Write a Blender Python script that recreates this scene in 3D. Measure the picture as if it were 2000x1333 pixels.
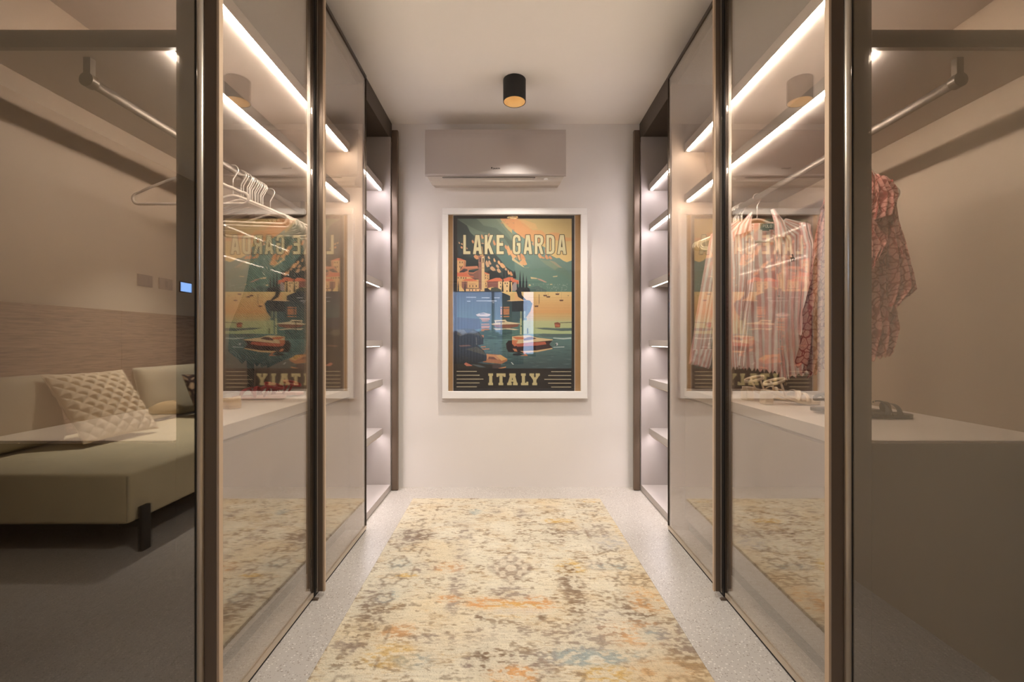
import bpy, bmesh, math, random
import numpy as np
from mathutils import Vector

for _o in list(bpy.data.objects):
    bpy.data.objects.remove(_o)
C = bpy.context.scene.collection
SC = bpy.context.scene
R = math.radians

# ------------------------------------------------------------------ camera
F_PX = 870.0
EYE = 1.05
cam_d = bpy.data.cameras.new('camera')
cam = bpy.data.objects.new('camera', cam_d); C.objects.link(cam)
cam.location = (0, 0, EYE); cam.rotation_euler = (R(90), 0, 0)
cam_d.sensor_width = 36.0; cam_d.lens = 36.0 * F_PX / 2000.0
cam_d.shift_x = 0.001; cam_d.clip_start = 0.01; cam_d.clip_end = 60
SC.camera = cam

# ------------------------------------------------------------------ world, exposure
w = bpy.data.worlds.new('world'); SC.world = w; w.use_nodes = True
w.node_tree.nodes['Background'].inputs[0].default_value = (0.40, 0.56, 0.85, 1)   # blue dusk outside the window
w.node_tree.nodes['Background'].inputs[1].default_value = 1.8
SC.view_settings.view_transform = 'Standard'
SC.view_settings.look = 'None'
SC.view_settings.exposure = 1.95
SC.view_settings.gamma = 1.0
SC.view_settings.use_curve_mapping = False
try:
    SC.cycles.max_bounces = 14; SC.cycles.transparent_max_bounces = 24
    SC.cycles.glossy_bounces = 8; SC.cycles.diffuse_bounces = 6; SC.cycles.transmission_bounces = 8
    SC.cycles.use_denoising = True
    SC.cycles.sample_clamp_indirect = 6.0
    SC.cycles.caustics_reflective = False; SC.cycles.caustics_refractive = False
    SC.cycles.use_light_tree = True
except Exception:
    pass
LED_WARM = 36.0      # strips inside the glazed bays
LED_COOL = 12.5      # strips in the open niche
SPOT_W = 30.0        # aisle spotlights: the visible one and the added near one
ROOM_W = 26.0  # added, unseen lamps in the room behind the camera

# ------------------------------------------------------------------ colours / materials
def lin(c):
    c = np.asarray(c, float) / 255.0
    return np.where(c <= 0.04045, c / 12.92, ((c + 0.055) / 1.055) ** 2.4)
def lc(r, g, b):
    v = lin((r, g, b)); return (float(v[0]), float(v[1]), float(v[2]), 1.0)

class NT:
    def __init__(s, name):
        s.m = bpy.data.materials.new(name); s.m.use_nodes = True
        s.t = s.m.node_tree; s.b = s.t.nodes['Principled BSDF']; s.out = s.t.nodes['Material Output']
    def n(s, typ, **kw):
        nd = s.t.nodes.new(typ)
        for k, v in kw.items():
            if k.startswith('i_'):
                key = k[2:]; key = int(key) if key.isdigit() else key.replace('_', ' ')
                nd.inputs[key].default_value = v
            else: setattr(nd, k, v)
        return nd
    def l(s, a, b): s.t.links.new(a, b)
    def coord(s, kind='Object', scale=(1, 1, 1), rot=(0, 0, 0)):
        tc = s.n('ShaderNodeTexCoord'); mp = s.n('ShaderNodeMapping')
        mp.inputs['Scale'].default_value = scale; mp.inputs['Rotation'].default_value = rot
        s.l(tc.outputs[kind], mp.inputs['Vector']); return mp.outputs[0]
    def ramp(s, fac, stops, interp='LINEAR'):
        r = s.n('ShaderNodeValToRGB'); r.color_ramp.interpolation = interp
        e = r.color_ramp.elements
        while len(e) > 1: e.remove(e[-1])
        e[0].position = stops[0][0]; e[0].color = stops[0][1]
        for p, c in stops[1:]:
            k = e.new(p); k.color = c
        s.l(fac, r.inputs[0]); return r.outputs[0]
    def mix(s, fac, a, b, mode='MIX'):
        m = s.n('ShaderNodeMix', data_type='RGBA', blend_type=mode)
        for i, v in ((0, fac), (6, a), (7, b)):
            if hasattr(v, 'links'): s.l(v, m.inputs[i])
            else: m.inputs[i].default_value = v
        return m.outputs[2]
    def bump(s, h, strength=.2, dist=.002):
        b = s.n('ShaderNodeBump'); b.inputs['Strength'].default_value = strength; b.inputs['Distance'].default_value = dist
        s.l(h, b.inputs['Height']); s.l(b.outputs[0], s.b.inputs['Normal'])

def simple(name, col, rough=.5, metal=0., spec=.5, noise=None, bump=None, coat=0.):
    t = NT(name); b = t.b
    b.inputs['Base Color'].default_value = lc(*col); b.inputs['Roughness'].default_value = rough
    b.inputs['Metallic'].default_value = metal; b.inputs['Specular IOR Level'].default_value = spec
    b.inputs['Coat Weight'].default_value = coat
    if noise:
        sc, amt = noise
        v = t.coord(); nz = t.n('ShaderNodeTexNoise', i_Scale=sc, i_Detail=5.0); t.l(v, nz.inputs['Vector'])
        c2 = lc(*[max(0, x * (1 - amt)) for x in col])
        t.l(t.mix(nz.outputs[0], c2, lc(*[min(255, x * (1 + amt * .6)) for x in col])), b.inputs['Base Color'])
        if bump: t.bump(nz.outputs[0], bump, .003)
    return t.m

def plaster(name, col, rough=.75):
    t = NT(name); v = t.coord()
    n1 = t.n('ShaderNodeTexNoise', i_Scale=1.6, i_Detail=4.0); t.l(v, n1.inputs['Vector'])
    n2 = t.n('ShaderNodeTexNoise', i_Scale=38.0, i_Detail=4.0); t.l(v, n2.inputs['Vector'])
    a = [c * .965 for c in col]; b = [min(255, c * 1.02) for c in col]
    t.l(t.mix(n1.outputs[0], lc(*a), lc(*b)), t.b.inputs['Base Color'])
    t.b.inputs['Roughness'].default_value = rough
    t.bump(n2.outputs[0], .12, .002)
    return t.m

def terrazzo():
    t = NT('terrazzo'); v = t.coord()
    base = t.n('ShaderNodeTexNoise', i_Scale=2.2, i_Detail=5.0); t.l(v, base.inputs['Vector'])
    c0 = t.mix(base.outputs[0], lc(168, 158, 146), lc(198, 191, 182))
    for sc, lo, hi, dark, k in ((150., .0, .14, lc(112, 98, 84), 1), (105., .0, .14, lc(232, 226, 216), 2), (70., 0., .07, lc(132, 116, 100), 3)):
        vo = t.n('ShaderNodeTexVoronoi', i_Scale=sc); t.l(v, vo.inputs['Vector'])
        thr = t.ramp(vo.outputs['Distance'], [(lo, (1, 1, 1, 1)), (hi + .12, (1, 1, 1, 1)), (hi + .2, (0, 0, 0, 1))])
        sep = t.n('ShaderNodeSeparateColor'); t.l(vo.outputs['Color'], sep.inputs[0])
        g = t.n('ShaderNodeMath', operation='GREATER_THAN'); g.inputs[1].default_value = .62; t.l(sep.outputs[k - 1], g.inputs[0])
        mu = t.n('ShaderNodeMath', operation='MULTIPLY'); t.l(thr, mu.inputs[0]); t.l(g.outputs[0], mu.inputs[1])
        m2 = t.n('ShaderNodeMath', operation='MULTIPLY'); m2.inputs[1].default_value = .6; t.l(mu.outputs[0], m2.inputs[0])
        c0 = t.mix(m2.outputs[0], c0, dark)
    t.l(c0, t.b.inputs['Base Color'])
    t.l(t.ramp(base.outputs[0], [(.0, (.30, .30, .30, 1)), (1., (.36, .36, .36, 1))]), t.b.inputs['Roughness'])
    t.b.inputs['Specular IOR Level'].default_value = .6
    return t.m

def smoked_glass(name, refl, tint, rough=.0):
    t = NT(name)
    t.t.nodes.remove(t.b)
    tr = t.n('ShaderNodeBsdfTransparent'); tr.inputs[0].default_value = tint
    gl = t.n('ShaderNodeBsdfGlossy'); gl.inputs['Roughness'].default_value = rough
    gl.inputs[0].default_value = (1, .97, .93, 1)
    lw = t.n('ShaderNodeLayerWeight'); lw.inputs['Blend'].default_value = .5      # facing = 1 - cos
    pw = t.n('ShaderNodeMath', operation='POWER'); pw.inputs[1].default_value = 5.; t.l(lw.outputs['Facing'], pw.inputs[0])
    sc = t.n('ShaderNodeMath', operation='MULTIPLY_ADD'); sc.inputs[1].default_value = 1. - refl; sc.inputs[2].default_value = refl; t.l(pw.outputs[0], sc.inputs[0])
    mx = t.n('ShaderNodeMixShader'); t.l(sc.outputs[0], mx.inputs[0]); t.l(tr.outputs[0], mx.inputs[1]); t.l(gl.outputs[0], mx.inputs[2])
    t.l(mx.outputs[0], t.out.inputs[0])
    return t.m

def emit(name, col, strength):
    t = NT(name); t.b.inputs['Base Color'].default_value = (.8, .8, .8, 1)
    t.b.inputs['Emission Color'].default_value = lc(*col); t.b.inputs['Emission Strength'].default_value = strength
    return t.m

def attr_mat(name, attr='Col', rough=.5, extra=None):
    t = NT(name); a = t.n('ShaderNodeAttribute', attribute_name=attr)
    t.l(a.outputs['Color'], t.b.inputs['Base Color']); t.b.inputs['Roughness'].default_value = rough
    if extra: extra(t, a.outputs['Color'])
    return t.m

def fabric(name, col, rough=.9, weave=900., amt=.12, alpha=None, sheen=.2):
    t = NT(name); v = t.coord()
    n = t.n('ShaderNodeTexNoise', i_Scale=weave, i_Detail=2.0); t.l(v, n.inputs['Vector'])
    n2 = t.n('ShaderNodeTexNoise', i_Scale=7.0, i_Detail=3.0); t.l(v, n2.inputs['Vector'])
    c1 = t.mix(n.outputs[0], lc(*[x * (1 - amt) for x in col]), lc(*[min(255, x * (1 + amt)) for x in col]))
    t.l(t.mix(n2.outputs[0], c1, lc(*[x * .9 for x in col])), t.b.inputs['Base Color'])
    t.b.inputs['Roughness'].default_value = rough; t.b.inputs['Sheen Weight'].default_value = sheen
    if alpha is not None: t.b.inputs['Alpha'].default_value = alpha
    t.bump(n.outputs[0], .25, .001)
    return t.m

M = {}
M['wall'] = plaster('wall_plaster', (231, 223, 214))
M['wall_room'] = plaster('room_plaster', (196, 182, 160))
M['ceiling'] = plaster('ceiling_paint', (240, 232, 222), .85)
M['floor'] = terrazzo()
M['carcass'] = simple('taupe_laminate', (180, 170, 163), .5, noise=(3., .05))
M['lining'] = simple('warm_taupe_lining', (148, 128, 110), .6, noise=(2.5, .05))
M['drawer'] = simple('taupe_drawer_lacquer', (136, 122, 108), .5)
M['carcass_dark'] = simple('dark_taupe_laminate', (76, 65, 54), .5)
M['bench'] = simple('beige_lacquer', (206, 196, 184), .42)
M['bronze'] = simple('bronze_anodised', (112, 95, 80), .36, metal=.4)
M['bronze_dark'] = simple('bronze_dark', (66, 55, 46), .4, metal=.5)
M['champagne'] = simple('champagne_aluminium', (205, 190, 170), .3, metal=.6)
M['gasket'] = simple('black_gasket', (22, 17, 13), .6)
M['glass'] = smoked_glass('smoked_reflective_glass', .245, (.92, .895, .86, 1))
M['edge'] = simple('beige_lit_edge', (196, 170, 142), .4)  # light on the fin edges, put into the colour
M['led_warm'] = emit('led_warm', (253, 244, 233), LED_WARM)
M['led_cool'] = emit('led_neutral', (252, 244, 250), LED_COOL)
M['chrome'] = simple('polished_steel', (200, 196, 190), .18, metal=1.)
M['rail'] = simple('brushed_rail', (104, 95, 88), .42, metal=.7)
M['hook'] = simple('bright_steel', (226, 220, 212), .35, metal=.5)
M['black'] = simple('matt_black', (24, 21, 19), .6)
M['gold'] = simple('gold_reflector', (212, 186, 140), .45, metal=.2)
M['white_frame'] = simple('white_lacquer', (236, 231, 224), .45)
M['wood_mat'] = simple('pale_brown_board', (190, 150, 104), .7, noise=(14., .08))
M['poster_glass'] = smoked_glass('picture_glass', .05, (.97, .97, .97, 1))
M['ac_front'] = simple('silver_plate', (182, 172, 166), .38, metal=.45)
M['ac_body'] = simple('ac_body_plastic', (196, 184, 172), .5)

# ------------------------------------------------------------------ mesh helpers
def world_loc(o):
    v = Vector((0, 0, 0))
    while o is not None:
        v += o.location; o = o.parent
    return v
def link(name, me, mat=None, parent=None, loc=None):
    o = bpy.data.objects.new(name, me); C.objects.link(o)
    if mat is not None and me is not None and len(me.materials) == 0: me.materials.append(mat)
    if parent is not None: o.parent = parent
    if loc is not None: o.location = loc
    return o
def from_bm(name, bm, mat, parent=None, smooth=False, rel=True, origin=None):
    """bm is in world coordinates; the object takes its origin at origin or its parent's"""
    me = bpy.data.meshes.new(name)
    if parent is not None and rel:
        off = world_loc(parent); bmesh.ops.translate(bm, verts=bm.verts, vec=-off)
    elif origin is not None:
        bmesh.ops.translate(bm, verts=bm.verts, vec=-Vector(origin))
    bmesh.ops.recalc_face_normals(bm, faces=bm.faces)
    bm.to_mesh(me); bm.free()
    if smooth:
        for p in me.polygons: p.use_smooth = True
    o = link(name, me, mat, parent)
    if parent is None and origin is not None: o.location = origin
    return o
def bx(bm, x0, x1, y0, y1, z0, z1, bev=0., seg=2):
    r = bmesh.ops.create_cube(bm, size=1.0)
    vs = r['verts']
    cx, cy, cz = (x0 + x1) / 2, (y0 + y1) / 2, (z0 + z1) / 2
    for v in vs:
        v.co = Vector((cx + v.co.x * abs(x1 - x0), cy + v.co.y * abs(y1 - y0), cz + v.co.z * abs(z1 - z0)))
    if bev > 0:
        es = set()
        for v in vs: es.update(v.link_edges)
        bmesh.ops.bevel(bm, geom=list(es), offset=bev, segments=seg, affect='EDGES', profile=.5)
def box(name, x0, x1, y0, y1, z0, z1, mat, parent=None, bev=0., seg=2, smooth=False):
    bm = bmesh.new(); bx(bm, x0, x1, y0, y1, z0, z1, bev, seg)
    org = None if parent is not None else ((x0 + x1) / 2, (y0 + y1) / 2, min(z0, z1))
    return from_bm(name, bm, mat, parent, smooth, origin=org)
def sweep(bm, pts, r, seg=8, closed=False, flat=(1., 1.), up=Vector((0, 1, 0)), caps=True):
    """tube along pts; r number or list; flat scales the two axes (side, up)"""
    pts = [Vector(p) for p in pts]; n = len(pts); rings = []
    for i, p in enumerate(pts):
        if closed: t = pts[(i + 1) % n] - pts[(i - 1) % n]
        else: t = pts[min(i + 1, n - 1)] - pts[max(i - 1, 0)]
        t.normalize()
        a = t.cross(up)
        if a.length < 1e-4: a = t.cross(Vector((1, 0, 0)))
        a.normalize(); b = a.cross(t).normalized()
        rr = r[i] if hasattr(r, '__len__') else r
        rings.append([bm.verts.new(p + a * (math.cos(q) * rr * flat[0]) + b * (math.sin(q) * rr * flat[1]))
                      for q in [2 * math.pi * k / seg for k in range(seg)]])
    m = n if closed else n - 1
    for i in range(m):
        A, B = rings[i], rings[(i + 1) % n]
        for k in range(seg):
            bm.faces.new((A[k], A[(k + 1) % seg], B[(k + 1) % seg], B[k]))
    if not closed and caps:
        bm.faces.new(rings[0][::-1]); bm.faces.new(rings[-1])
def lathe(bm, prof, cx, cy, seg=48, cap=False):
    rings = []
    for (r, z) in prof:
        if r < 1e-6: rings.append([bm.verts.new((cx, cy, z))])
        else: rings.append([bm.verts.new((cx + r * math.cos(2 * math.pi * k / seg), cy + r * math.sin(2 * math.pi * k / seg), z)) for k in range(seg)])
    for A, B in zip(rings, rings[1:]):
        for k in range(seg):
            k2 = (k + 1) % seg
            if len(A) == 1: bm.faces.new((A[0], B[k2], B[k]))
            elif len(B) == 1: bm.faces.new((A[k], A[k2], B[0]))
            else: bm.faces.new((A[k], A[k2], B[k2], B[k]))
def grid_mesh(name, P, mat, parent=None, uv=True, smooth=True, origin=None, cols=None, solid=0.):
    """P: array (nv, nu, 3) in world coordinates"""
    nv, nu = P.shape[:2]
    off = np.array(world_loc(parent)) if parent is not None else (np.array(origin) if origin is not None else np.zeros(3))
    V = (P - off).reshape(-1, 3)
    idx = np.arange(nv * nu).reshape(nv, nu)
    Fc = np.stack([idx[:-1, :-1], idx[:-1, 1:], idx[1:, 1:], idx[1:, :-1]], -1).reshape(-1, 4)
    me = bpy.data.meshes.new(name)
    me.vertices.add(len(V)); me.vertices.foreach_set('co', V.astype(np.float32).ravel())
    me.loops.add(Fc.size); me.loops.foreach_set('vertex_index', Fc.astype(np.int32).ravel())
    me.polygons.add(len(Fc)); me.polygons.foreach_set('loop_start', np.arange(0, Fc.size, 4, dtype=np.int32))
    me.update(calc_edges=True)
    if uv:
        ul = me.uv_layers.new(name='UVMap')
        uu, vv = np.meshgrid(np.linspace(0, 1, nu), np.linspace(0, 1, nv))
        UV = np.stack([uu, vv], -1).reshape(-1, 2)
        ul.data.foreach_set('uv', UV[Fc.ravel()].astype(np.float32).ravel())
    if cols is not None:
        ca = me.color_attributes.new('Col', 'FLOAT_COLOR', 'POINT')
        rgba = np.ones((nv * nu, 4), np.float32); rgba[:, :3] = cols.reshape(-1, 3)
        ca.data.foreach_set('color', rgba.ravel())
    if smooth: me.polygons.foreach_set('use_smooth', np.ones(len(Fc), bool))
    o = link(name, me, mat, parent)
    if parent is None and origin is not None: o.location = origin
    if solid > 0:
        md = o.modifiers.new('thickness', 'SOLIDIFY'); md.thickness = solid; md.offset = 0
    return o
def tag(o, label, cat, group=None, kind=None):
    if label: o['label'] = label
    if cat: o['category'] = cat
    if group: o['group'] = group
    if kind: o['kind'] = kind
    return o
def thing(name, loc, label, cat, group=None):
    o = bpy.data.objects.new(name, None); C.objects.link(o); o.location = loc
    o.empty_display_size = .05
    return tag(o, label, cat, group)
def copy_tree(o, parent=None):
    c = o.copy(); C.objects.link(c)
    if parent is not None: c.parent = parent
    for ch in o.children: copy_tree(ch, c)
    return c
def structure(o):
    o['kind'] = 'structure'; return o

rng = np.random.RandomState(7)
def vnoise(h, w_, sy, sx, seed=0):
    """smooth value noise, cell size (sy, sx) in samples"""
    r = np.random.RandomState(seed)
    gh, gw = int(h / sy) + 3, int(w_ / sx) + 3
    g = r.rand(gh, gw)
    y = np.arange(h) / sy; x = np.arange(w_) / sx
    y0 = y.astype(int); x0 = x.astype(int); fy = y - y0; fx = x - x0
    fy = fy * fy * (3 - 2 * fy); fx = fx * fx * (3 - 2 * fx)
    a = g[y0][:, x0]; b = g[y0][:, x0 + 1]; c = g[y0 + 1][:, x0]; d = g[y0 + 1][:, x0 + 1]
    fy = fy[:, None]; fx = fx[None]
    return a * (1 - fy) * (1 - fx) + b * (1 - fy) * fx + c * fy * (1 - fx) + d * fy * fx
def fnoise(h, w_, sy, sx, seed=0, oct_=4):
    t = np.zeros((h, w_)); a = 1.; s = 0.
    for k in range(oct_):
        t += a * vnoise(h, w_, max(1.01, sy / 2 ** k), max(1.01, sx / 2 ** k), seed * 31 + k); s += a; a *= .55
    return t / s

# ------------------------------------------------------------------ the setting
XC = 0.034              # middle of the aisle
CEIL = 2.61
YG = 1.158              # face of the end glass
Y0 = 1.167              # front of the wardrobe carcass
YB = 3.20               # back wall
UB = 1.455              # wardrobe back panel
YR = -3.5               # rear wall of the room
XL = -3.10              # left wall of the room
XR = XC + UB + .02      # right wall

def wallbox(name, x0, x1, y0, y1, z0, z1, mat):
    return structure(box(name, x0, x1, y0, y1, z0, z1, mat))
wallbox('floor', XL - .1, XR + .1, YR - .1, YB + .1, -.1, 0, M['floor'])
wallbox('ceiling', XL - .1, XR + .1, YR - .1, YB + .1, CEIL, CEIL + .1, M['ceiling'])
wallbox('wall_back', XC - UB - .12, XR + .1, YB, YB + .1, 0, CEIL, M['wall'])
wallbox('wall_right', XR, XR + .1, YR, YB, 0, CEIL, M['wall_room'])
wallbox('wall_left', XL - .1, XL, YR, 1.27, 0, CEIL, M['wall_room'])
wallbox('wall_partition', XL, XC - UB - .02, 1.17, 1.27, 0, CEIL, M['wall_room'])
wallbox('wall_closet_left', XC - UB - .12, XC - UB - .02, 1.27, YB, 0, CEIL, M['wall_room'])
# rear wall with the window opening (x -1.35..0.55, z 1.0..2.2)
def rear_wall():
    bm = bmesh.new()
    for (a, b, c, d) in ((XL, -1.35, 0, CEIL), (.55, XR, 0, CEIL), (-1.35, .55, 2.2, CEIL), (-1.35, .55, 0, .7)):
        bx(bm, a, b, YR - .1, YR, c, d)
    structure(from_bm('wall_rear', bm, M['wall_room']))
rear_wall()
wf = thing('window_1', (-.4, YR - .05, .7), None, None); structure(wf)
fb = bmesh.new()
for (a, b, c, d) in ((-1.35, -1.30, .7, 2.2), (.50, .55, .7, 2.2), (-.43, -.37, .7, 2.2)): bx(fb, a, b, YR - .07, YR - .03, c, d)
for (c, d) in ((.7, .76), (2.14, 2.2)): bx(fb, -1.35, .55, YR - .07, YR - .03, c, d)
structure(from_bm('window_frame', fb, M['bronze_dark'], wf))
structure(box('window_pane', -1.3, .5, YR - .054, YR - .048, .76, 2.14, M['poster_glass'], wf))

def hedge():  # added to darken the lower window in the picture glass reflection
    nu, nv = 90, 26
    U, V = np.meshgrid(np.linspace(0, 1, nu), np.linspace(0, 1, nv))
    top = 1.28 + .22 * (vnoise(nv, nu, 99, 7, 2) - .5) + .12 * (vnoise(nv, nu, 99, 2.5, 3) - .5)
    ang = V * math.pi
    P = np.stack([-3.2 + U * 3.1 + .03 * (vnoise(nv, nu, 2, 2, 6) - .5), YR - 1.3 - .30 * np.cos(ang) + .10 * (vnoise(nv, nu, 2.2, 2.2, 4) - .5), np.clip(top * np.clip(np.sin(ang) * 2.2, 0, 1) ** .8, 0, 9) + .04 * (vnoise(nv, nu, 2, 2, 5) - .5) * np.sin(ang)], -1)
    m = simple('hedge_leaf', (34, 46, 36), .9, noise=(30., .3))
    tag(grid_mesh('hedge', P, m, origin=(-1.65, YR - 1.3, 0), smooth=False), 'added dark hedge outside the rear window, darkening its lower part', 'hedge')
hedge()
structure(box('ground', -6, 4, YR - 5, YR - .1, -.1, -.001, simple('garden_ground', (70, 66, 58), .9, noise=(4., .2))))

# curtains in front of the rear window (seen mirrored in the picture glass)
def curtain(name, x0, x1, z0, z1, mat, label, amp=.03, folds=14, y=YR + .12):
    nu, nv = folds * 8, 12
    u = np.linspace(0, 1, nu); v = np.linspace(0, 1, nv)
    U, V = np.meshgrid(u, v)
    P = np.stack([x0 + U * (x1 - x0), y + amp * np.sin(U * folds * 2 * np.pi) * (.5 + .5 * V) + .01 * np.sin(U * 37 + V * 3), z1 + (z0 - z1) * V], -1)
    o = grid_mesh(name, P, mat, origin=((x0 + x1) / 2, y, z0), solid=.002)
    return tag(o, label, 'curtain')
def sheer():
    t = NT('sheer_curtain'); t.t.nodes.remove(t.b)
    d = t.n('ShaderNodeBsdfTranslucent'); d.inputs[0].default_value = (.75, .8, .85, 1)
    tr = t.n('ShaderNodeBsdfTransparent'); tr.inputs[0].default_value = (.95, .97, 1, 1)
    m = t.n('ShaderNodeMixShader'); m.inputs[0].default_value = .3
    t.l(tr.outputs[0], m.inputs[1]); t.l(d.outputs[0], m.inputs[2]); t.l(m.outputs[0], t.out.inputs[0]); return t.m
M['sheer'] = sheer()
M['drape'] = fabric('drape_fabric', (88, 78, 68))
curtain('sheer_curtain', -1.38, -.18, .55, 2.3, M['sheer'], 'white sheer curtain over the rear window, glowing blue with dusk light', folds=18)
curtain('drape', -.19, .27, .55, 2.32, M['drape'], 'brown opaque drape gathered in the middle of the rear window', folds=7, amp=.035, y=YR + .2)
rod_bm = bmesh.new(); sweep(rod_bm, [(-1.5, YR + .16, 2.34), (.7, YR + .16, 2.34)], .012, 12)
tag(from_bm('curtain_rail', rod_bm, M['bronze_dark'], origin=(-.4, YR + .16, 2.34), smooth=True), 'slim dark rail above the rear window', 'rail')

# ------------------------------------------------------------------ wardrobes
T = .022
BAYS = [(Y0 + .0145, 2.476), (2.502, 3.110)]
def wardrobe(s):
    side = 'left' if s < 0 else 'right'
    X = lambda u: XC + s * u
    root = thing('wardrobe', (X(1.15), 2.15, 0),
                 {'left': 'tall glass-fronted taupe wardrobe holding the row of empty hangers',
                  'right': 'tall glass-fronted taupe wardrobe holding the striped shirt and floral blouse'}[side],
                 'wardrobe', 'wardrobes along the aisle')
    def b(name, u0, u1, y0, y1, z0, z1, mat='carcass', parent=None, bev=0., smooth=False, label=None):
        a, c = sorted((X(u0), X(u1)))
        o = box(name, a, c, y0, y1, z0, z1, M[mat] if isinstance(mat, str) else mat, parent or root, bev, 2, smooth)
        if label: o['label'] = label
        return o
    b('back_panel', UB, UB + .015, Y0, 2.489, 0, 2.48, 'lining')
    b('back_panel', UB, UB + .015, 2.4905, 3.135, 0, 2.48)
    b('header', .889, UB, Y0, YB - .002, 2.48, CEIL - .001, 'carcass_dark')
    b('stile', .856, .911, Y0, Y0 + .03, 0, 2.48, 'carcass_dark')
    b('side_panel', .876, UB, 3.112, 3.135, 0, 2.478)
    b('filler_strip', .95, UB, 3.137, YB - .002, 0, 2.478, 'carcass_dark')
    b('divider', .860, UB - .001, 2.477, 2.488, 0, 2.478, 'lining')
    b('divider', .860, UB - .001, 2.4885, 2.501, 0, 2.478)
    b('end_base_panel', .912, UB, Y0, Y0 + .014, 0, .781, 'carcass_dark')
    b('end_rail', .912, UB, Y0, Y0 + .014, 1.820, 1.866, 'carcass_dark')
    def shelf(y0, y1, z0, z1, led, parent=None, mat='carcass', lab=None):
        sh = b('shelf', .930, UB - .001, y0, y1, z0, z1, mat)
        if led:
            l0, l1 = y0 + .012, y1 - .035
            if led == 'led_warm' or z0 > 1.8:      # strips on the glazed bay stand proud, lighting the aisle too
                b('led_strip', .931, .944, l0, l1, z0 - .010, z0 - .0005, led, sh)
            else:
                b('led_strip', .9365, .950, l0, l1, z0 - .004, z0 - .0005, led, sh)
                b('led_channel', .9505, .953, l0, l1, z0 - .006, z0 - .0005, 'champagne', sh)
                b('led_channel', .931, .936, l0, l1, z0 - .006, z0 - .0005, 'champagne', sh)
        return sh
    for i, (y0, y1) in enumerate(BAYS):
        led = 'led_warm' if i < 1 else 'led_cool'
        shelf(y0, y1, 2.100, 2.146, led)
        shelf(y0, y1, 1.822, 1.864, led)
        if i < 1:
            shelf(y0, y1, .742, .785, None, mat='bench')
            for (q0, q1) in ((y0 + .024, y1 - .002),):
                b('drawer_front', .932, .952, q0, q1, .065, .730, 'drawer', bev=.002)
            b('plinth', .955, .972, y0, y1, 0, .062, 'carcass_dark')
        else:
            for (z0, z1) in ((1.427, 1.467), (1.014, 1.054), (.742, .785), (.400, .442)):
                shelf(y0, y1, z0, z1, 'led_cool')
            b('base_board', .876, UB - .001, y0, y1, .004, .0455)
    # hanging rail with its brackets
    for (a, c) in ((Y0 + .045, 2.466),):
        rb = bmesh.new(); sweep(rb, [(X(1.185), a, 1.760), (X(1.185), c, 1.760)], .015, 20, flat=(.55, 1.), up=Vector((0, 0, 1)))
        ro = from_bm('hanging_rail', rb, M['rail'], root, smooth=True)
        for yy in (a - .004, c - .012):
            bb = bmesh.new(); bx(bb, X(1.185) - .010, X(1.185) + .010, yy, yy + .016, 1.762, 1.8215, .001)
            sweep(bb, [(X(1.185), yy - .002, 1.760), (X(1.185), yy + .018, 1.760)], .0195, 24, up=Vector((0, 0, 1)))
            from_bm('rail_bracket', bb, M['bronze_dark'], ro)
    # glass end wall facing the room
    eg = b('end_glass', .858, UB + .012, YG, YG + .005, .012, 2.60, 'glass')
    b('glass_channel', .858, UB + .012, YG - .002, YG + .007, .0, .011, 'bronze_dark', eg)
    # corner post: gasket, rounded bright profile, flat dark fin, beige strip coloured as its lit edge
    cp = b('corner_post', .802, .8345, YG + .004, YG + .020, .012, 2.600, 'bronze', bev=.0015)
    gb = bmesh.new(); sweep(gb, [(X(.8430), YG + .003, .012), (X(.8430), YG + .003, 2.600)], .0088, 20)
    pr = from_bm('rounded_profile', gb, M['champagne'], cp, smooth=True)
    b('edge_seal', .8520, .8575, YG + .003, YG + .0085, .012, 2.6, 'gasket', cp)
    b('lit_edge_strip', .7955, .8018, YG + .004, YG + .020, .012, 2.6, 'edge', cp)  # beige colour stands in for light along the fin
    # doors (glass pane + frame pieces + fin handle)
    def door(y0, y1, handle, lab):
        d = thing('door', (X(.838), (y0 + y1) / 2, .012), None, None); d.parent = root; d.location = d.location - root.location
        d['label'] = lab
        b('glass_pane', .8385, .8425, y0 + .004, y1 - .004, .030, 2.499, 'glass', d)
        b('bottom_rail', .834, .847, y0, y1, .012, .0295, 'champagne', d)
        b('top_rail', .834, .847, y0, y1, 2.500, 2.518, 'bronze_dark', d)
        b('rear_stile', .834, .847, y1 - .0038, y1, .030, 2.4995, 'bronze_dark', d)
        b('front_stile', .834, .847, y0, y0 + .0038, .030, 2.4995, 'bronze_dark', d)
        if handle:
            b('inner_stile', .8475, .872, y0 - .003, y0 + .006, .030, 2.4995, 'bench', d)
            b('fin_handle', .8075, .8275, y0 - .004, y0 + .010, .02, 2.516, 'bronze', d, bev=.001)
            b('profile_line', .8277, .8315, y0 - .004, y0 + .008, .02, 2.516, 'champagne', d)
            b('lit_handle_edge', .8005, .8073, y0 - .003, y0 + .010, .02, 2.516, 'edge', d)  # lit inner edge of the fin, drawn in a lighter colour
        return d
    door(1.182, 1.806, False, 'near sliding door, smoked glass in a thin bronze frame')
    door(1.834, 2.467, True, 'far sliding door, smoked glass in a thin bronze frame with a fin handle')
    g2 = bmesh.new()
    a, c = sorted((X(.8325), X(.8475))); bx(g2, a, c, 1.812, 1.828, .014, 2.515)
    from_bm('gasket', g2, M['gasket'], root)
    # floor guide under the meeting of the two doors
    b('floor_guide', .815, .855, 1.80, 1.812, .0005, .0065, 'bronze')
    b('floor_track', .838, .848, 1.182, 2.467, .0002, .005, 'gasket')
    b('head_track', .849, .8755, Y0 + .03, 2.468, 2.482, 2.512, 'bronze_dark')
    # profile against the back wall
    b('back_post', .826, .871, 3.118, 3.148, .002, 2.53, 'bronze', bev=.006, smooth=False)
    return root
for s in (-1, 1): wardrobe(s)

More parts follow.
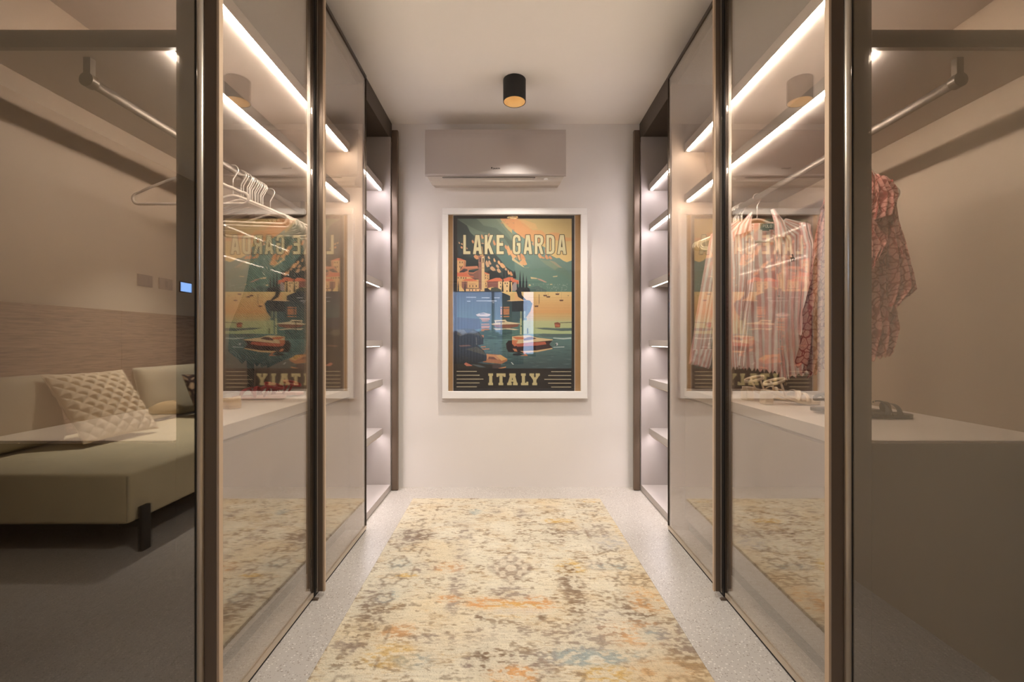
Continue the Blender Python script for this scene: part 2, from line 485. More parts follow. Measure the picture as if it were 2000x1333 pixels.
# ------------------------------------------------------------------ ceiling spotlights
def spotlight(x, y, label, watts, cone=130, group=None):
    t = thing('ceiling_spotlight', (x, y, CEIL - .132), label, 'ceiling lamp', group)
    bm = bmesh.new()
    zt, zb = CEIL - .001, CEIL - .132
    lathe(bm, [(0, zt), (.0672, zt), (.0675, zt - .002), (.0675, zb + .001), (.0668, zb), (.0640, zb), (.0638, zb + .002)], x, y, 64)
    from_bm('housing', bm, M['black'], t, smooth=False)
    for p in t.children[0].data.polygons: p.use_smooth = abs(p.normal.z) < .5
    bm = bmesh.new()
    lathe(bm, [(.0637, zb + .0015), (.060, zb + .03), (.050, zb + .062), (.030, zb + .066), (0, zb + .066)], x, y, 64)
    from_bm('gold_reflector', bm, M['gold'], t, smooth=True)
    bm = bmesh.new(); lathe(bm, [(0, zb + .052), (.024, zb + .052), (.025, zb + .0655), (0, zb + .0656)], x, y, 32)
    from_bm('bulb', bm, M['bulb'], t, smooth=True)
    ld = bpy.data.lights.new('spot_lamp', 'SPOT'); ld.energy = watts; ld.color = (1., .95, .89)
    ld.spot_size = R(cone); ld.spot_blend = .85; ld.shadow_soft_size = .03
    lo = bpy.data.objects.new('spot_lamp', ld); C.objects.link(lo); lo.parent = t; lo.location = (0, 0, .045)
    return t
M['bulb'] = emit('bulb_glow', (255, 214, 160), 1.6)
spotlight(.021, 2.66, 'black cylinder ceiling lamp with a gold inside, in front of the air conditioner', SPOT_W, 104)
spotlight(.021, 1.22, 'unseen cylinder lamp added over the near end of the wardrobe aisle', SPOT_W * 1.0, 150)  # out of view, added so floor and rug bounce light to the ceiling
spotlight(.3, -2.3, 'unseen cylinder lamp added near the rear window, away from the sofa', ROOM_W * .6, 120)  # out of view, added as general light for the mirrored room
spotlight(-2.35, -1.25, 'unseen cylinder lamp added right above the sofa seat', ROOM_W * 2.1, 84)  # out of view, added to brighten the mirrored sofa and pillows

# ------------------------------------------------------------------ air conditioner
def aircon():
    t = thing('air_conditioner', (-.105, YB, 2.12), 'silver wall-mounted air conditioner above the framed poster', 'air conditioner')
    x0, x1 = -.578, .370
    yf = YB - .205
    # front plate: slightly folded sheet
    prof = [(yf + .012, 2.478), (yf + .002, 2.440), (yf, 2.42), (yf, 2.175), (yf + .004, 2.165), (yf + .014, 2.163), (yf + .014, 2.466), (yf + .030, 2.478)]
    bm = bmesh.new()
    A = [bm.verts.new((x0, y, z)) for y, z in prof]; B = [bm.verts.new((x1, y, z)) for y, z in prof]
    n = len(prof)
    for i in range(n): bm.faces.new((A[i], A[(i + 1) % n], B[(i + 1) % n], B[i]))
    bm.faces.new(A[::-1]); bm.faces.new(B)
    fp = from_bm('front_plate', bm, M['ac_front'], t)
    # body behind, curving under
    prof = [(yf + .020, 2.470, 0), (YB - .003, 2.470, 0), (YB - .003, 2.152, .03), (YB - .10, 2.132, .03), (yf + .06, 2.118, .032), (yf + .03, 2.135, .02), (yf + .020, 2.162, .004)]
    bm = bmesh.new()
    A = [bm.verts.new((x0 + .008 + e, y, z)) for y, z, e in prof]; B = [bm.verts.new((x1 - .008 - e, y, z)) for y, z, e in prof]
    n = len(prof)
    for i in range(n): bm.faces.new((A[i], A[(i + 1) % n], B[(i + 1) % n], B[i]))
    bm.faces.new(A[::-1]); bm.faces.new(B)
    body = from_bm('body', bm, M['ac_body'], t)
    # louver flap and sensor on the lower slope
    def slope(px, v): # v 0..1 down the slope front
        return Vector((px, yf + .020 + v * .04, 2.160 - v * .042))
    bm = bmesh.new()
    q = [slope(-.462, .05), slope(.160, .05), slope(.155, .62), slope(-.44, .62)]
    nrm = Vector((0, -.72, -.69)) * .004
    vs = [bm.verts.new(p + nrm) for p in q] + [bm.verts.new(p - nrm) for p in q]
    bm.faces.new(vs[:4]); bm.faces.new(vs[4:][::-1])
    for i in range(4): bm.faces.new((vs[i], vs[(i + 1) % 4], vs[4 + (i + 1) % 4], vs[4 + i]))
    from_bm('louver', bm, M['ac_front'], t)
    bm = bmesh.new()
    q = [slope(-.466, -.01), slope(.164, -.01), slope(.159, .68), slope(-.443, .68)]
    bm.faces.new([bm.verts.new(p + nrm * .45) for p in q])
    bmesh.ops.solidify(bm, geom=bm.faces[:], thickness=.001)
    from_bm('louver_gap', bm, M['gasket'], t)
    bm = bmesh.new()
    c = slope(.237, .28) + nrm * .6
    ax = nrm.normalized()
    ring = []; ring2 = []
    for k in range(24):
        a = 2 * math.pi * k / 24
        e = Vector((math.cos(a) * .017, 0, 0)) + Vector((0, .69, -.72)) * (math.sin(a) * .013)
        ring.append(bm.verts.new(c + e)); ring2.append(bm.verts.new(c + e * .9 + ax * .004))
    for k in range(24): bm.faces.new((ring[k], ring[(k + 1) % 24], ring2[(k + 1) % 24], ring2[k]))
    bm.faces.new(ring2)
    from_bm('sensor_eye', bm, M['white_frame'], t)
    # maker's lettering: small solid strokes
    bm = bmesh.new()
    def stroke(pts, wd):
        for p, q in zip(pts, pts[1:]):
            d = Vector((q[0] - p[0], 0, q[1] - p[1])); L = d.length
            nn = Vector((-d.z, 0, d.x)).normalized() * wd / 2
            e = d.normalized() * wd * .3
            P, Q = Vector((p[0], 0, p[1])) - e, Vector((q[0], 0, q[1])) + e
            vv = [bm.verts.new(Vector((0, yf - .0008, 0)) + v) for v in (P - nn, Q - nn, Q + nn, P + nn)]
            vw = [bm.verts.new(v.co + Vector((0, .002, 0))) for v in vv]
            bm.faces.new(vv); bm.faces.new(vw[::-1])
            for i in range(4): bm.faces.new((vv[i], vv[(i + 1) % 4], vw[(i + 1) % 4], vw[i]))
    bx0, bz = -.134, 2.207
    vv = [bm.verts.new((bx0 + a, yf - .001, bz + b_)) for a, b_ in ((0, .012), (.011, .012), (.003, 0), (.001, 0))]; bm.faces.new(vv)
    h = .0078; cw = .0072
    G = {'D': [[(0, 0), (0, 1), (.6, 1), (1, .7), (1, .3), (.6, 0), (0, 0)]], 'A': [[(0, 0), (.5, 1), (1, 0)], [(.2, .35), (.8, .35)]],
         'I': [[(.5, 0), (.5, 1)]], 'K': [[(0, 0), (0, 1)], [(1, 1), (0, .5), (1, 0)]], 'N': [[(0, 0), (0, 1), (1, 0), (1, 1)]]}
    x = bx0 + .0125
    for ch in 'DAIKIN':
        wch = cw * (.35 if ch == 'I' else 1)
        for st in G[ch]: stroke([(x + a * wch, bz + b_ * h) for a, b_ in st], .0021)
        x += wch + .0025
    from_bm('lettering', bm, M['gasket'], fp)
aircon()

# ------------------------------------------------------------------ flat print raster (poster artwork, garment and rug colouring)
class Raster:
    def __init__(s, x0, y0, x1, y1, k, base):
        s.x0, s.y0, s.k = x0, y0, k
        s.w, s.h = int(round((x1 - x0) * k)), int(round((y1 - y0) * k))
        s.a = np.empty((s.h, s.w, 3)); s.a[:] = lin(base)
        yy, xx = np.mgrid[0:s.h, 0:s.w]
        s.X = x0 + (xx + .5) / k; s.Y = y0 + (yy + .5) / k
    def mask(s, pts):
        P = np.asarray(pts, float)
        bx0 = max(0, int((P[:, 0].min() - s.x0) * s.k) - 1); bx1 = min(s.w, int((P[:, 0].max() - s.x0) * s.k) + 2)
        by0 = max(0, int((P[:, 1].min() - s.y0) * s.k) - 1); by1 = min(s.h, int((P[:, 1].max() - s.y0) * s.k) + 2)
        if bx1 <= bx0 or by1 <= by0: return None
        X = s.X[by0:by1, bx0:bx1]; Y = s.Y[by0:by1, bx0:bx1]
        m = np.zeros(X.shape, bool)
        n = len(P)
        for i in range(n):
            x1, y1 = P[i]; x2, y2 = P[(i + 1) % n]
            if y1 == y2: continue
            c = ((y1 > Y) != (y2 > Y)) & (X < (x2 - x1) * (Y - y1) / (y2 - y1) + x1)
            m ^= c
        return (by0, by1, bx0, bx1, m)
    def poly(s, pts, col, a=1., holes=()):
        r = s.mask(pts)
        if r is None: return
        y0, y1, x0, x1, m = r
        for h in holes:
            q = s.mask(h)
            if q is None: continue
            full = np.zeros((s.h, s.w), bool); full[q[0]:q[1], q[2]:q[3]] = q[4]
            m = m & ~full[y0:y1, x0:x1]
        v = s.a[y0:y1, x0:x1]; v[m] = v[m] * (1 - a) + lin(col) * a
    def rect(s, x0, y0, x1, y1, col, a=1.): s.poly([(x0, y0), (x1, y0), (x1, y1), (x0, y1)], col, a)
    def vgrad(s, pts, c0, c1, ya, yb):
        r = s.mask(pts)
        if r is None: return
        y0, y1, x0, x1, m = r
        t = np.clip((s.Y[y0:y1, x0:x1] - ya) / (yb - ya), 0, 1)[..., None]
        col = lin(c0) * (1 - t) + lin(c1) * t
        v = s.a[y0:y1, x0:x1]; v[m] = col[m]

def cA(p): return [(885 + x / 8.333, 420 + y / 8.333) for x, y in p]
def cB(p): return [(1000 + x / 8.328, 420 + y / 8.328) for x, y in p]
def cC(p): return [(885 + x / 8.333, 570 + y / 8.333) for x, y in p]
def cD(p): return [(1000 + x / 8.328, 570 + y / 8.328) for x, y in p]
def cE(p): return [(880 + x / 8., 715 + y / 8.) for x, y in p]

def paint_poster():
    K = 4.0
    r = Raster(884.6, 420.4, 1123.0, 765.9, K, (236, 226, 214))
    INK = (44, 39, 38); CREAM = (232, 216, 158)
    r.rect(885.6, 421.8, 1121.8, 765.2, INK)
    ix0, ix1, iy0, iy1 = 893, 1116.3, 428.2, 720.5
    full = [(ix0, iy0), (ix1, iy0), (ix1, iy1), (ix0, iy1)]
    # sky
    r.vgrad(full, (206, 176, 106), (246, 204, 120), 428, 512)
    r.poly(cB([(0, 60), (70, 62), (190, 120), (330, 250), (480, 260), (560, 330), (640, 290), (760, 300), (800, 370), (975, 380), (975, 430), (800, 440), (690, 410), (540, 470), (0, 470)]), (238, 160, 88), .75)
    r.poly(cB([(0, 60), (110, 60), (160, 160), (300, 260), (300, 340), (0, 340)]), (240, 164, 92), .8)
    r.poly(cB([(60, 70), (210, 90), (380, 150), (420, 240), (300, 230), (180, 140)]), (236, 180, 104), .7)
    r.poly(cA([(760, 62), (1000, 62), (1000, 270), (900, 200), (820, 120)]), (236, 158, 88), .9)
    # far mountains
    G1 = (126, 156, 136); G2 = (104, 136, 122); G3 = (88, 118, 110); G4 = (64, 84, 80); G5 = (48, 60, 60)
    r.vgrad(cB([(0, 240), (110, 330), (200, 390), (330, 440), (420, 500), (500, 515), (545, 540), (560, 640), (640, 665), (720, 710), (770, 705), (830, 750), (890, 775), (975, 745), (975, 1260), (0, 1260)]), (132, 160, 142), (96, 132, 118), 470, 571)
    r.poly(cB([(640, 800), (720, 850), (860, 870), (975, 1000), (975, 1100), (800, 1000), (700, 930)]), (112, 140, 116), .7)
    r.poly(cB([(450, 730), (640, 760), (760, 860), (700, 900), (560, 820)]), (150, 162, 126), .7)
    r.poly(cB([(600, 740), (700, 770), (820, 870), (760, 860)]), (206, 170, 124), .55)
    r.poly(cB([(360, 880), (560, 860), (900, 1000), (975, 1130), (975, 1260), (300, 1260), (250, 1050)]), (104, 142, 122), .6)
    # middle mountain with orange rocks
    r.poly(cA([(690, 62), (760, 62), (850, 200), (930, 280), (1000, 330), (1000, 500), (700, 300), (500, 200)]), (136, 148, 118))
    r.vgrad(cA([(60, 62), (690, 62), (760, 150), (850, 250), (1000, 480), (1000, 1050), (60, 1050)]), (122, 138, 112), (92, 122, 112), 428, 540)
    r.poly(cA([(60, 62), (380, 62), (500, 180), (700, 220), (830, 330), (1000, 470), (1000, 640), (830, 380), (640, 330), (400, 260), (200, 150)]), (96, 112, 94))
    r.poly(cA([(60, 62), (140, 120), (230, 180), (280, 290), (400, 400), (600, 560), (760, 720), (860, 850), (1000, 940), (1000, 1060), (60, 1060)]), (62, 78, 76))
    r.poly(cA([(60, 90), (190, 150), (240, 230), (290, 320), (330, 480), (360, 640), (60, 700)]), (58, 70, 68))
    r.poly(cA([(600, 560), (700, 560), (830, 620), (1000, 720), (1000, 940), (860, 850), (760, 720)]), (96, 130, 118))
    rs = np.random.RandomState(3)
    OR = [(240, 176, 110), (232, 154, 92), (222, 170, 120)]
    def rock(f, cx, cy, w_, h_, c, sl=.4):
        p = [(cx - w_, cy - h_ * .3), (cx - w_ * .2, cy - h_), (cx + w_ * .7, cy - h_ * .4), (cx + w_ + sl * h_, cy + h_ * .7), (cx + w_ * .2, cy + h_), (cx - w_ * .6, cy + h_ * .4)]
        r.poly(f(p), c)
    for (cx, cy, w_, h_, k) in ((900, 580, 28, 85, 0), (965, 640, 35, 70, 0), (860, 530, 22, 40, 1), (800, 460, 12, 30, 2), (665, 455, 16, 50, 1), (590, 350, 24, 50, 2), (470, 360, 16, 40, 1), (320, 440, 18, 30, 1),
                                (800, 830, 40, 45, 0), (745, 780, 22, 35, 0), (720, 840, 24, 30, 2), (640, 880, 40, 40, 2), (590, 780, 20, 40, 2), (740, 910, 30, 40, 2), (550, 800, 24, 60, 2), (580, 700, 16, 26, 2), (900, 940, 14, 40, 0), (940, 960, 20, 40, 1), (860, 890, 24, 24, 2),
                                (375, 690, 40, 40, 1), (100, 460, 12, 18, 2), (145, 480, 14, 16, 0), (140, 535, 20, 20, 1), (225, 550, 10, 16, 2), (480, 470, 26, 10, 2), (670, 740, 14, 34, 0)):
        rock(cA, cx, cy, w_, h_, OR[k])
    for (cx, cy, w_, h_, k) in ((15, 670, 25, 50, 0), (100, 690, 40, 60, 0), (160, 690, 45, 60, 1), (150, 790, 30, 40, 0), (190, 770, 40, 60, 0), (210, 350, 20, 30, 1), (450, 670, 30, 45, 0), (500, 700, 30, 20, 1), (560, 690, 26, 40, 1), (620, 700, 28, 30, 1), (350, 480, 30, 30, 2), (545, 600, 12, 60, 1)):
        rock(cB, cx, cy, w_, h_, OR[k], .3)
    for _ in range(26):                       # dark cracks between the rocks
        x = rs.uniform(700, 990); y = rs.uniform(80, 330)
        if y < (x - 640) * 1.0: rock(cA, x, y, rs.uniform(6, 16), rs.uniform(5, 14), (206, 150, 96))
    r.poly(cB([(60, 640), (72, 640), (120, 760), (100, 760)]), (106, 120, 96)); r.poly(cB([(120, 630), (135, 640), (150, 760), (140, 740)]), (106, 120, 96))
    for p in ([(0, 700), (40, 720), (200, 850), (190, 860), (0, 740)], [(300, 1015), (400, 1030), (410, 1050), (310, 1045)], [(400, 1035), (470, 1050), (570, 1100), (540, 1105), (430, 1060)], [(660, 1005), (740, 995), (735, 1010), (670, 1018)], [(265, 1150), (290, 1130), (310, 1150), (290, 1165)], [(615, 1130), (655, 1128), (655, 1142), (620, 1143)]):
        r.poly(cB(p), (226, 200, 140) if p[0][0] != 400 else (212, 162, 134))
    for _ in range(60):
        x, y = rs.uniform(300, 900), rs.uniform(1120, 1245)
        r.poly(cB([(x, y), (x + rs.uniform(6, 16), y), (x + 8, y + rs.uniform(5, 9)), (x, y + 6)]), (214, 216, 196), .8)
    r.poly(cB([(280, 1190), (420, 1160), (560, 1230), (560, 1258), (280, 1258)]), (84, 106, 104), .7)
    # dark woods at the left and behind the village
    for p, c in (([(60, 560), (160, 640), (260, 690), (400, 740), (420, 860), (60, 860)], (46, 56, 54)), ([(520, 960), (600, 900), (740, 950), (820, 1030), (1000, 1040), (1000, 1100), (520, 1100)], (44, 52, 54)), ([(200, 760), (330, 740), (420, 780), (420, 850), (220, 860)], (40, 50, 48))):
        r.poly(cA(p), c)
    r.poly(cA([(80, 540), (110, 480), (130, 560), (160, 600), (150, 680), (90, 680)]), (60, 72, 78))
    # village
    W1 = (240, 186, 116); W2 = (248, 206, 140); RF = (236, 118, 72); RF2 = (226, 138, 92); SH = (136, 92, 84); DK = (66, 50, 52)
    P = lambda p, c: r.poly(cA(p), c)
    P([(65, 710), (210, 752), (205, 850), (130, 850), (100, 950), (65, 940)], W1); P([(65, 705), (120, 715), (215, 752), (65, 745)], RF); P([(170, 758), (205, 756), (205, 850), (175, 850)], (206, 130, 84))
    for x, y in ((105, 765), (145, 765), (105, 835), (145, 835)): P([(x, y), (x + 13, y), (x + 13, y + 28), (x, y + 28)], DK)
    P([(150, 850), (400, 838), (410, 880), (250, 900), (100, 930)], RF2); P([(130, 880), (400, 866), (400, 880), (140, 895)], (196, 120, 84))
    P([(105, 930), (180, 880), (240, 895), (200, 940)], (88, 70, 70)); P([(60, 945), (180, 940), (260, 900), (250, 940), (330, 945), (420, 900), (420, 1000), (250, 1000), (60, 1000)], RF2)
    P([(240, 950), (330, 960), (420, 900), (420, 1050), (300, 1040)], (150, 100, 84))
    P([(60, 1000), (240, 1000), (320, 1040), (320, 1060), (60, 1200)], W1); P([(65, 950), (230, 950), (240, 990), (340, 1010), (330, 1020), (60, 1005)], RF)
    P([(150, 1050), (300, 1040), (410, 1080), (410, 1200), (150, 1200)], W1); P([(140, 1075), (200, 1050), (310, 1040), (418, 1082), (240, 1085)], RF)
    P([(140, 1090), (235, 1090), (235, 1260), (200, 1260), (140, 1180)], (158, 104, 86))
    P([(210, 1200), (460, 1205), (450, 1265), (210, 1270)], (250, 196, 130)); P([(210, 1196), (460, 1200), (460, 1210), (210, 1208)], DK)
    for x, y in ((265, 1150), (315, 1150), (370, 1150), (262, 1215), (310, 1215), (365, 1215), (428, 1220), (75, 1015), (125, 1015), (165, 1020), (200, 1020)): P([(x, y), (x + 16, y), (x + 16, y + 28), (x, y + 28)], (92, 62, 54))
    P([(260, 1128), (375, 1126), (375, 1131), (260, 1133)], (150, 96, 70))
    # right-hand houses
    P([(515, 940), (590, 975), (590, 1050), (550, 1080), (550, 1200), (515, 1180)], W1); P([(512, 935), (605, 972), (560, 975), (512, 955)], RF)
    for x, y in ((525, 975), (560, 985), (525, 1020), (560, 1025), (525, 1110), (530, 1150)): P([(x, y), (x + 14, y), (x + 14, y + 26), (x, y + 26)], (110, 72, 54))
    P([(555, 1085), (740, 1090), (740, 1200), (640, 1180), (555, 1200)], (152, 92, 80)); P([(530, 1085), (700, 1030), (760, 1030), (805, 1060), (800, 1085), (530, 1090)], RF)
    P([(735, 1090), (800, 1088), (800, 1230), (770, 1230), (735, 1190)], W2); P([(820, 1090), (910, 1085), (905, 1280), (835, 1275)], W2); P([(815, 1050), (900, 1020), (1000, 1020), (1000, 1080), (830, 1090)], RF)
    for x, y in ((765, 1105), (765, 1160), (840, 1105), (875, 1105), (870, 1150), (870, 1235)): P([(x, y), (x + 16, y), (x + 16, y + 26), (x, y + 26)], DK)
    Q = lambda p, c: r.poly(cB(p), c)
    Q([(0, 1040), (60, 1060), (110, 1070), (110, 1130), (0, 1130)], RF); Q([(0, 1110), (70, 1100), (80, 1240), (0, 1240)], (170, 152, 148)); Q([(0, 1100), (40, 1100), (0, 1160)], (96, 74, 78))
    P([(625, 1190), (700, 1185), (780, 1220), (790, 1260), (600, 1260)], (88, 92, 76)); P([(500, 1200), (560, 1195), (620, 1240), (600, 1270), (480, 1265)], (60, 54, 54))
    # bell tower
    P([(415, 680), (465, 680), (465, 1230), (415, 1200)], (158, 106, 92)); P([(465, 680), (512, 680), (512, 1250), (465, 1250)], (240, 200, 136))
    P([(400, 668), (518, 668), (515, 684), (405, 684)], (196, 128, 84)); P([(462, 520), (475, 520), (492, 668), (440, 668)], (240, 190, 110))
    for x in (435, 483): P([(x, 710), (x + 16, 710), (x + 16, 775), (x, 775)], (70, 48, 46))
    P([(412, 778), (515, 778), (515, 788), (412, 788)], (186, 130, 92)); P([(412, 866), (515, 866), (515, 874), (412, 874)], (196, 140, 92))
    # cypresses
    def cyp(f, x, yt, yb, w_, c=(38, 44, 50)): r.poly(f([(x, yt), (x + w_ * .6, yt + (yb - yt) * .45), (x + w_, yb), (x - w_, yb), (x - w_ * .6, yt + (yb - yt) * .45)]), c)
    for x, t, b_, w_ in ((828, 870, 1040, 16), (878, 865, 1020, 13), (992, 940, 1040, 20), (805, 1040, 1333, 20), (930, 1020, 1330, 22), (195, 1060, 1270, 12), (85, 1060, 1280, 14)): cyp(cA, x, t, b_, w_)
    for x, t, b_, w_ in ((45, 900, 1040, 26), (132, 900, 1260, 22), (183, 935, 1260, 22), (236, 985, 1260, 20), (90, 1080, 1260, 16)): cyp(cB, x, t, b_, w_)
    Q([(60, 1240), (110, 1180), (280, 1190), (300, 1260), (60, 1262)], (44, 50, 54))
    # lake
    lake = [(ix0, 571), (ix1, 571), (ix1, iy1), (ix0, iy1)]
    r.vgrad(lake, (244, 208, 128), (244, 178, 98), 571, 612)
    r.vgrad([(ix0, 612), (ix1, 612), (ix1, iy1), (ix0, iy1)], (240, 184, 104), (214, 204, 138), 612, 628)
    r.vgrad([(ix0, 628), (ix1, 628), (ix1, iy1), (ix0, iy1)], (206, 208, 142), (190, 212, 150), 628, 655)
    for y in np.arange(582, 626, 3.1): r.rect(1030, y, ix1, y + rs.uniform(.4, 1.1), (216, 160, 88), .6)
    r.vgrad([(ix0, 655), (ix1 - 50, 652.5), (ix1, 654), (ix1, iy1), (ix0, iy1)], (106, 148, 140), (70, 96, 98), 655, 712)
    # left half in shade
    r.vgrad(cC([(60, 0), (760, 0), (900, 60), (1000, 110), (1250, 150), (1290, 200), (1260, 320), (1150, 480), (1120, 700), (1000, 780), (60, 780)]), (50, 62, 74), (74, 112, 108), 575, 650)
    Qd = lambda p, c, a=1.: r.poly(cD(p), c, a)
    Qc = lambda p, c, a=1.: r.poly(cC(p), c, a)
    Qd([(0, 420), (240, 430), (240, 690), (0, 720)], (96, 140, 128)); Qd([(0, 330), (220, 330), (200, 470), (0, 520)], (74, 104, 108))
    Qd([(130, 440), (160, 440), (160, 700), (130, 700)], (214, 216, 150)); Qd([(185, 470), (240, 470), (240, 690), (185, 690)], (200, 212, 146)); Qd([(135, 250), (158, 250), (155, 440), (138, 440)], (196, 206, 150), .8); Qd([(195, 250), (215, 250), (215, 430), (200, 440)], (196, 206, 150), .8)
    for y in range(260, 690, 24): Qd([(90, y), (300, y + 2), (300, y + 8), (90, y + 7)], (70, 96, 98), .55)
    Qd([(0, 20), (70, 20), (110, 60), (200, 110), (215, 150), (0, 150)], (242, 184, 112)); Qd([(70, 0), (150, 0), (160, 60), (240, 150), (200, 150), (100, 90)], (42, 46, 52))
    Qc([(930, 40), (1000, 20), (1000, 140), (930, 140)], (232, 190, 112)); Qc([(870, 155), (940, 140), (1200, 150), (1000, 165)], (240, 200, 140))
    Qd([(0, 160), (240, 150), (258, 200), (240, 320), (0, 330)], (50, 58, 64))
    for (x, y, w_) in ((215, 92, 160), (465, 100, 130), (670, 100, 90), (380, 150, 330), (225, 155, 60), (640, 178, 30)): Qc([(x, y), (x + w_, y), (x + w_, y + 12), (x, y + 9)], (214, 214, 214), .85)
    for y in (255, 285, 305, 325, 345, 365, 405):
        Qc([(770, y), (915, y - 4), (915, y + 12), (772, y + 14)], (228, 144, 84)); Qc([(800, y - 6), (818, y - 6), (818, y + 18), (800, y + 18)], (56, 60, 66))
    for y, a_, b_ in ((455, 460, 600), (480, 470, 580), (535, 460, 590), (570, 460, 600), (590, 460, 590), (620, 460, 590), (640, 460, 508), (720, 460, 500), (740, 470, 500), (900, 455, 530), (938, 460, 590), (960, 465, 495)):
        Qc([(a_, y - 7), (b_, y - 9), (b_, y + 7), (a_, y + 9)], (230, 146, 88))
    # waves
    for _ in range(70):
        x, y = rs.uniform(470, 990), rs.uniform(650, 1240); w_ = rs.uniform(50, 190)
        Qc([(x, y), (x + w_ * .5, y - 8), (x + w_, y), (x + w_ * .5, y + 9)], (58, 88, 92) if rs.rand() < .6 else (112, 156, 144), .6)
    for _ in range(90):
        x, y = rs.uniform(0, 900), rs.uniform(700, 1245); w_ = rs.uniform(60, 240)
        Qd([(x, y), (x + w_ * .5, y - 8), (min(970, x + w_), y), (x + w_ * .5, y + 9)], (68, 92, 96) if rs.rand() < .65 else (110, 140, 134), .5)
    Qd([(360, 595), (560, 590), (700, 600), (970, 595), (970, 640), (800, 645), (680, 632), (500, 620)], (96, 120, 112)); Qd([(430, 700), (500, 685), (620, 690), (970, 690), (970, 740), (500, 745)], (98, 124, 118))
    Qd([(670, 752), (840, 760), (960, 750), (965, 770), (830, 780), (670, 765)], (206, 222, 210)); Qd([(660, 905), (850, 895), (850, 910), (680, 915)], (200, 216, 208)); Qd([(770, 505), (970, 496), (970, 510), (790, 516)], (120, 116, 96))
    # small sail boats
    for (x, y, m) in ((540, 68, 60), (590, 90, 60), (738, 45, 60), (803, 148, 150), (398, 242, 90), (914, 70, 10)):
        Qd([(x - 34, y - 10), (x + 34, y - 12), (x + 24, y + 12), (x - 26, y + 12)] if x != 914 else [(x - 10, y - 5), (x + 10, y - 5), (x + 7, y + 6), (x - 7, y + 6)], (112, 72, 60)); Qd([(x - 1.5, y - m), (x + 1.5, y - m), (x + 1.5, y), (x - 1.5, y)], (120, 88, 66), .7)
    Qd([(435, 50), (445, 50), (443, 210), (437, 210)], (110, 84, 72)); Qd([(688, 512), (740, 500), (788, 520), (780, 585), (700, 590)], (150, 84, 58)); Qd([(700, 530), (775, 545), (770, 575), (700, 570)], (204, 112, 66)); Qd([(245, 600), (262, 595), (265, 680), (245, 695)], (58, 72, 44)); Qd([(143, 555), (156, 555), (156, 575), (143, 575)], (60, 60, 50))
    # motor boats
    Qc([(370, 380), (420, 360), (500, 345), (610, 372), (600, 395), (560, 410), (400, 405)], (228, 208, 196)); Qc([(430, 362), (500, 356), (540, 370), (440, 374)], (110, 118, 140)); Qc([(420, 430), (600, 432), (590, 448), (440, 446)], (214, 168, 140))
    Qc([(620, 530), (660, 518), (690, 514), (670, 470), (850, 460), (880, 492), (1090, 520), (1090, 530), (640, 545)], (238, 216, 168)); Qc([(700, 490), (780, 484), (850, 490), (840, 500), (700, 510)], (96, 80, 70)); Qc([(650, 545), (1080, 532), (1050, 575), (900, 598), (700, 585)], (150, 92, 70)); Qc([(650, 600), (800, 605), (920, 600), (1080, 620), (1000, 628), (850, 615), (700, 630)], (236, 220, 176)); Qc([(775, 480), (788, 480), (785, 690), (776, 690)], (50, 42, 38))
    Qc([(860, 850), (900, 800), (1000, 795), (1200, 790), (1200, 1010), (900, 985), (870, 930)], (50, 40, 42))
    Qd([(0, 735), (100, 720), (280, 715), (400, 750), (660, 780), (665, 795), (400, 820), (90, 850), (0, 840)], (240, 208, 150)); Qd([(0, 740), (100, 738), (210, 750), (190, 780), (80, 785)], (226, 126, 70)); Qd([(90, 850), (660, 795), (605, 860), (660, 920), (400, 960), (100, 975), (0, 900)], (64, 42, 44)); Qd([(75, 850), (540, 818), (560, 860), (420, 880), (80, 900)], (208, 100, 66)); Qd([(190, 770), (260, 745), (330, 740), (400, 768), (300, 790), (190, 800)], (110, 70, 62))
    Qd([(0, 790), (100, 795), (70, 850), (0, 850)], (232, 134, 78)); Qd([(0, 850), (60, 840), (90, 880), (40, 895)], (224, 120, 76)); Qd([(130, 970), (400, 960), (650, 920), (660, 935), (420, 985), (200, 1000)], (240, 198, 134)); Qd([(160, 975), (200, 985), (260, 1050), (130, 1045), (210, 1030)], (230, 134, 76)); Qd([(10, 930), (70, 935), (90, 980), (40, 975)], (232, 140, 84)); Qd([(20, 1010), (120, 1000), (180, 1030), (100, 1045), (10, 1040)], (44, 46, 50))
    Qd([(705, 845), (735, 835), (748, 862), (725, 885)], (230, 232, 226)); Qd([(708, 850), (725, 848), (722, 885), (712, 885)], (52, 50, 60)); Qc([(940, 1155), (955, 1150), (990, 1190), (970, 1190)], (226, 230, 220))
    Qc([(540, 1015), (770, 1030), (885, 1100), (880, 1130), (790, 1180), (480, 1150), (560, 1090)], (198, 126, 74)); Qc([(690, 1040), (775, 1032), (885, 1100), (790, 1130)], (244, 186, 100)); Qc([(545, 1018), (690, 1038), (760, 1110), (550, 1100)], (232, 160, 92)); Qc([(580, 1060), (660, 1065), (720, 1110), (570, 1100)], (140, 86, 60)); Qc([(570, 1180), (780, 1185), (770, 1255), (570, 1255)], (88, 72, 70)); Qc([(735, 1250), (780, 1240), (865, 1222), (860, 1240), (760, 1260)], (236, 156, 84))
    # dark shore and trees bottom left
    Qc([(60, 420), (200, 430), (430, 450), (460, 600), (60, 700)], (54, 62, 74))
    Qc([(60, 640), (180, 600), (320, 610), (420, 660), (495, 760), (490, 860), (400, 880), (500, 960), (550, 1060), (540, 1130), (400, 1160), (640, 1200), (640, 1262), (60, 1262)], (52, 52, 46))
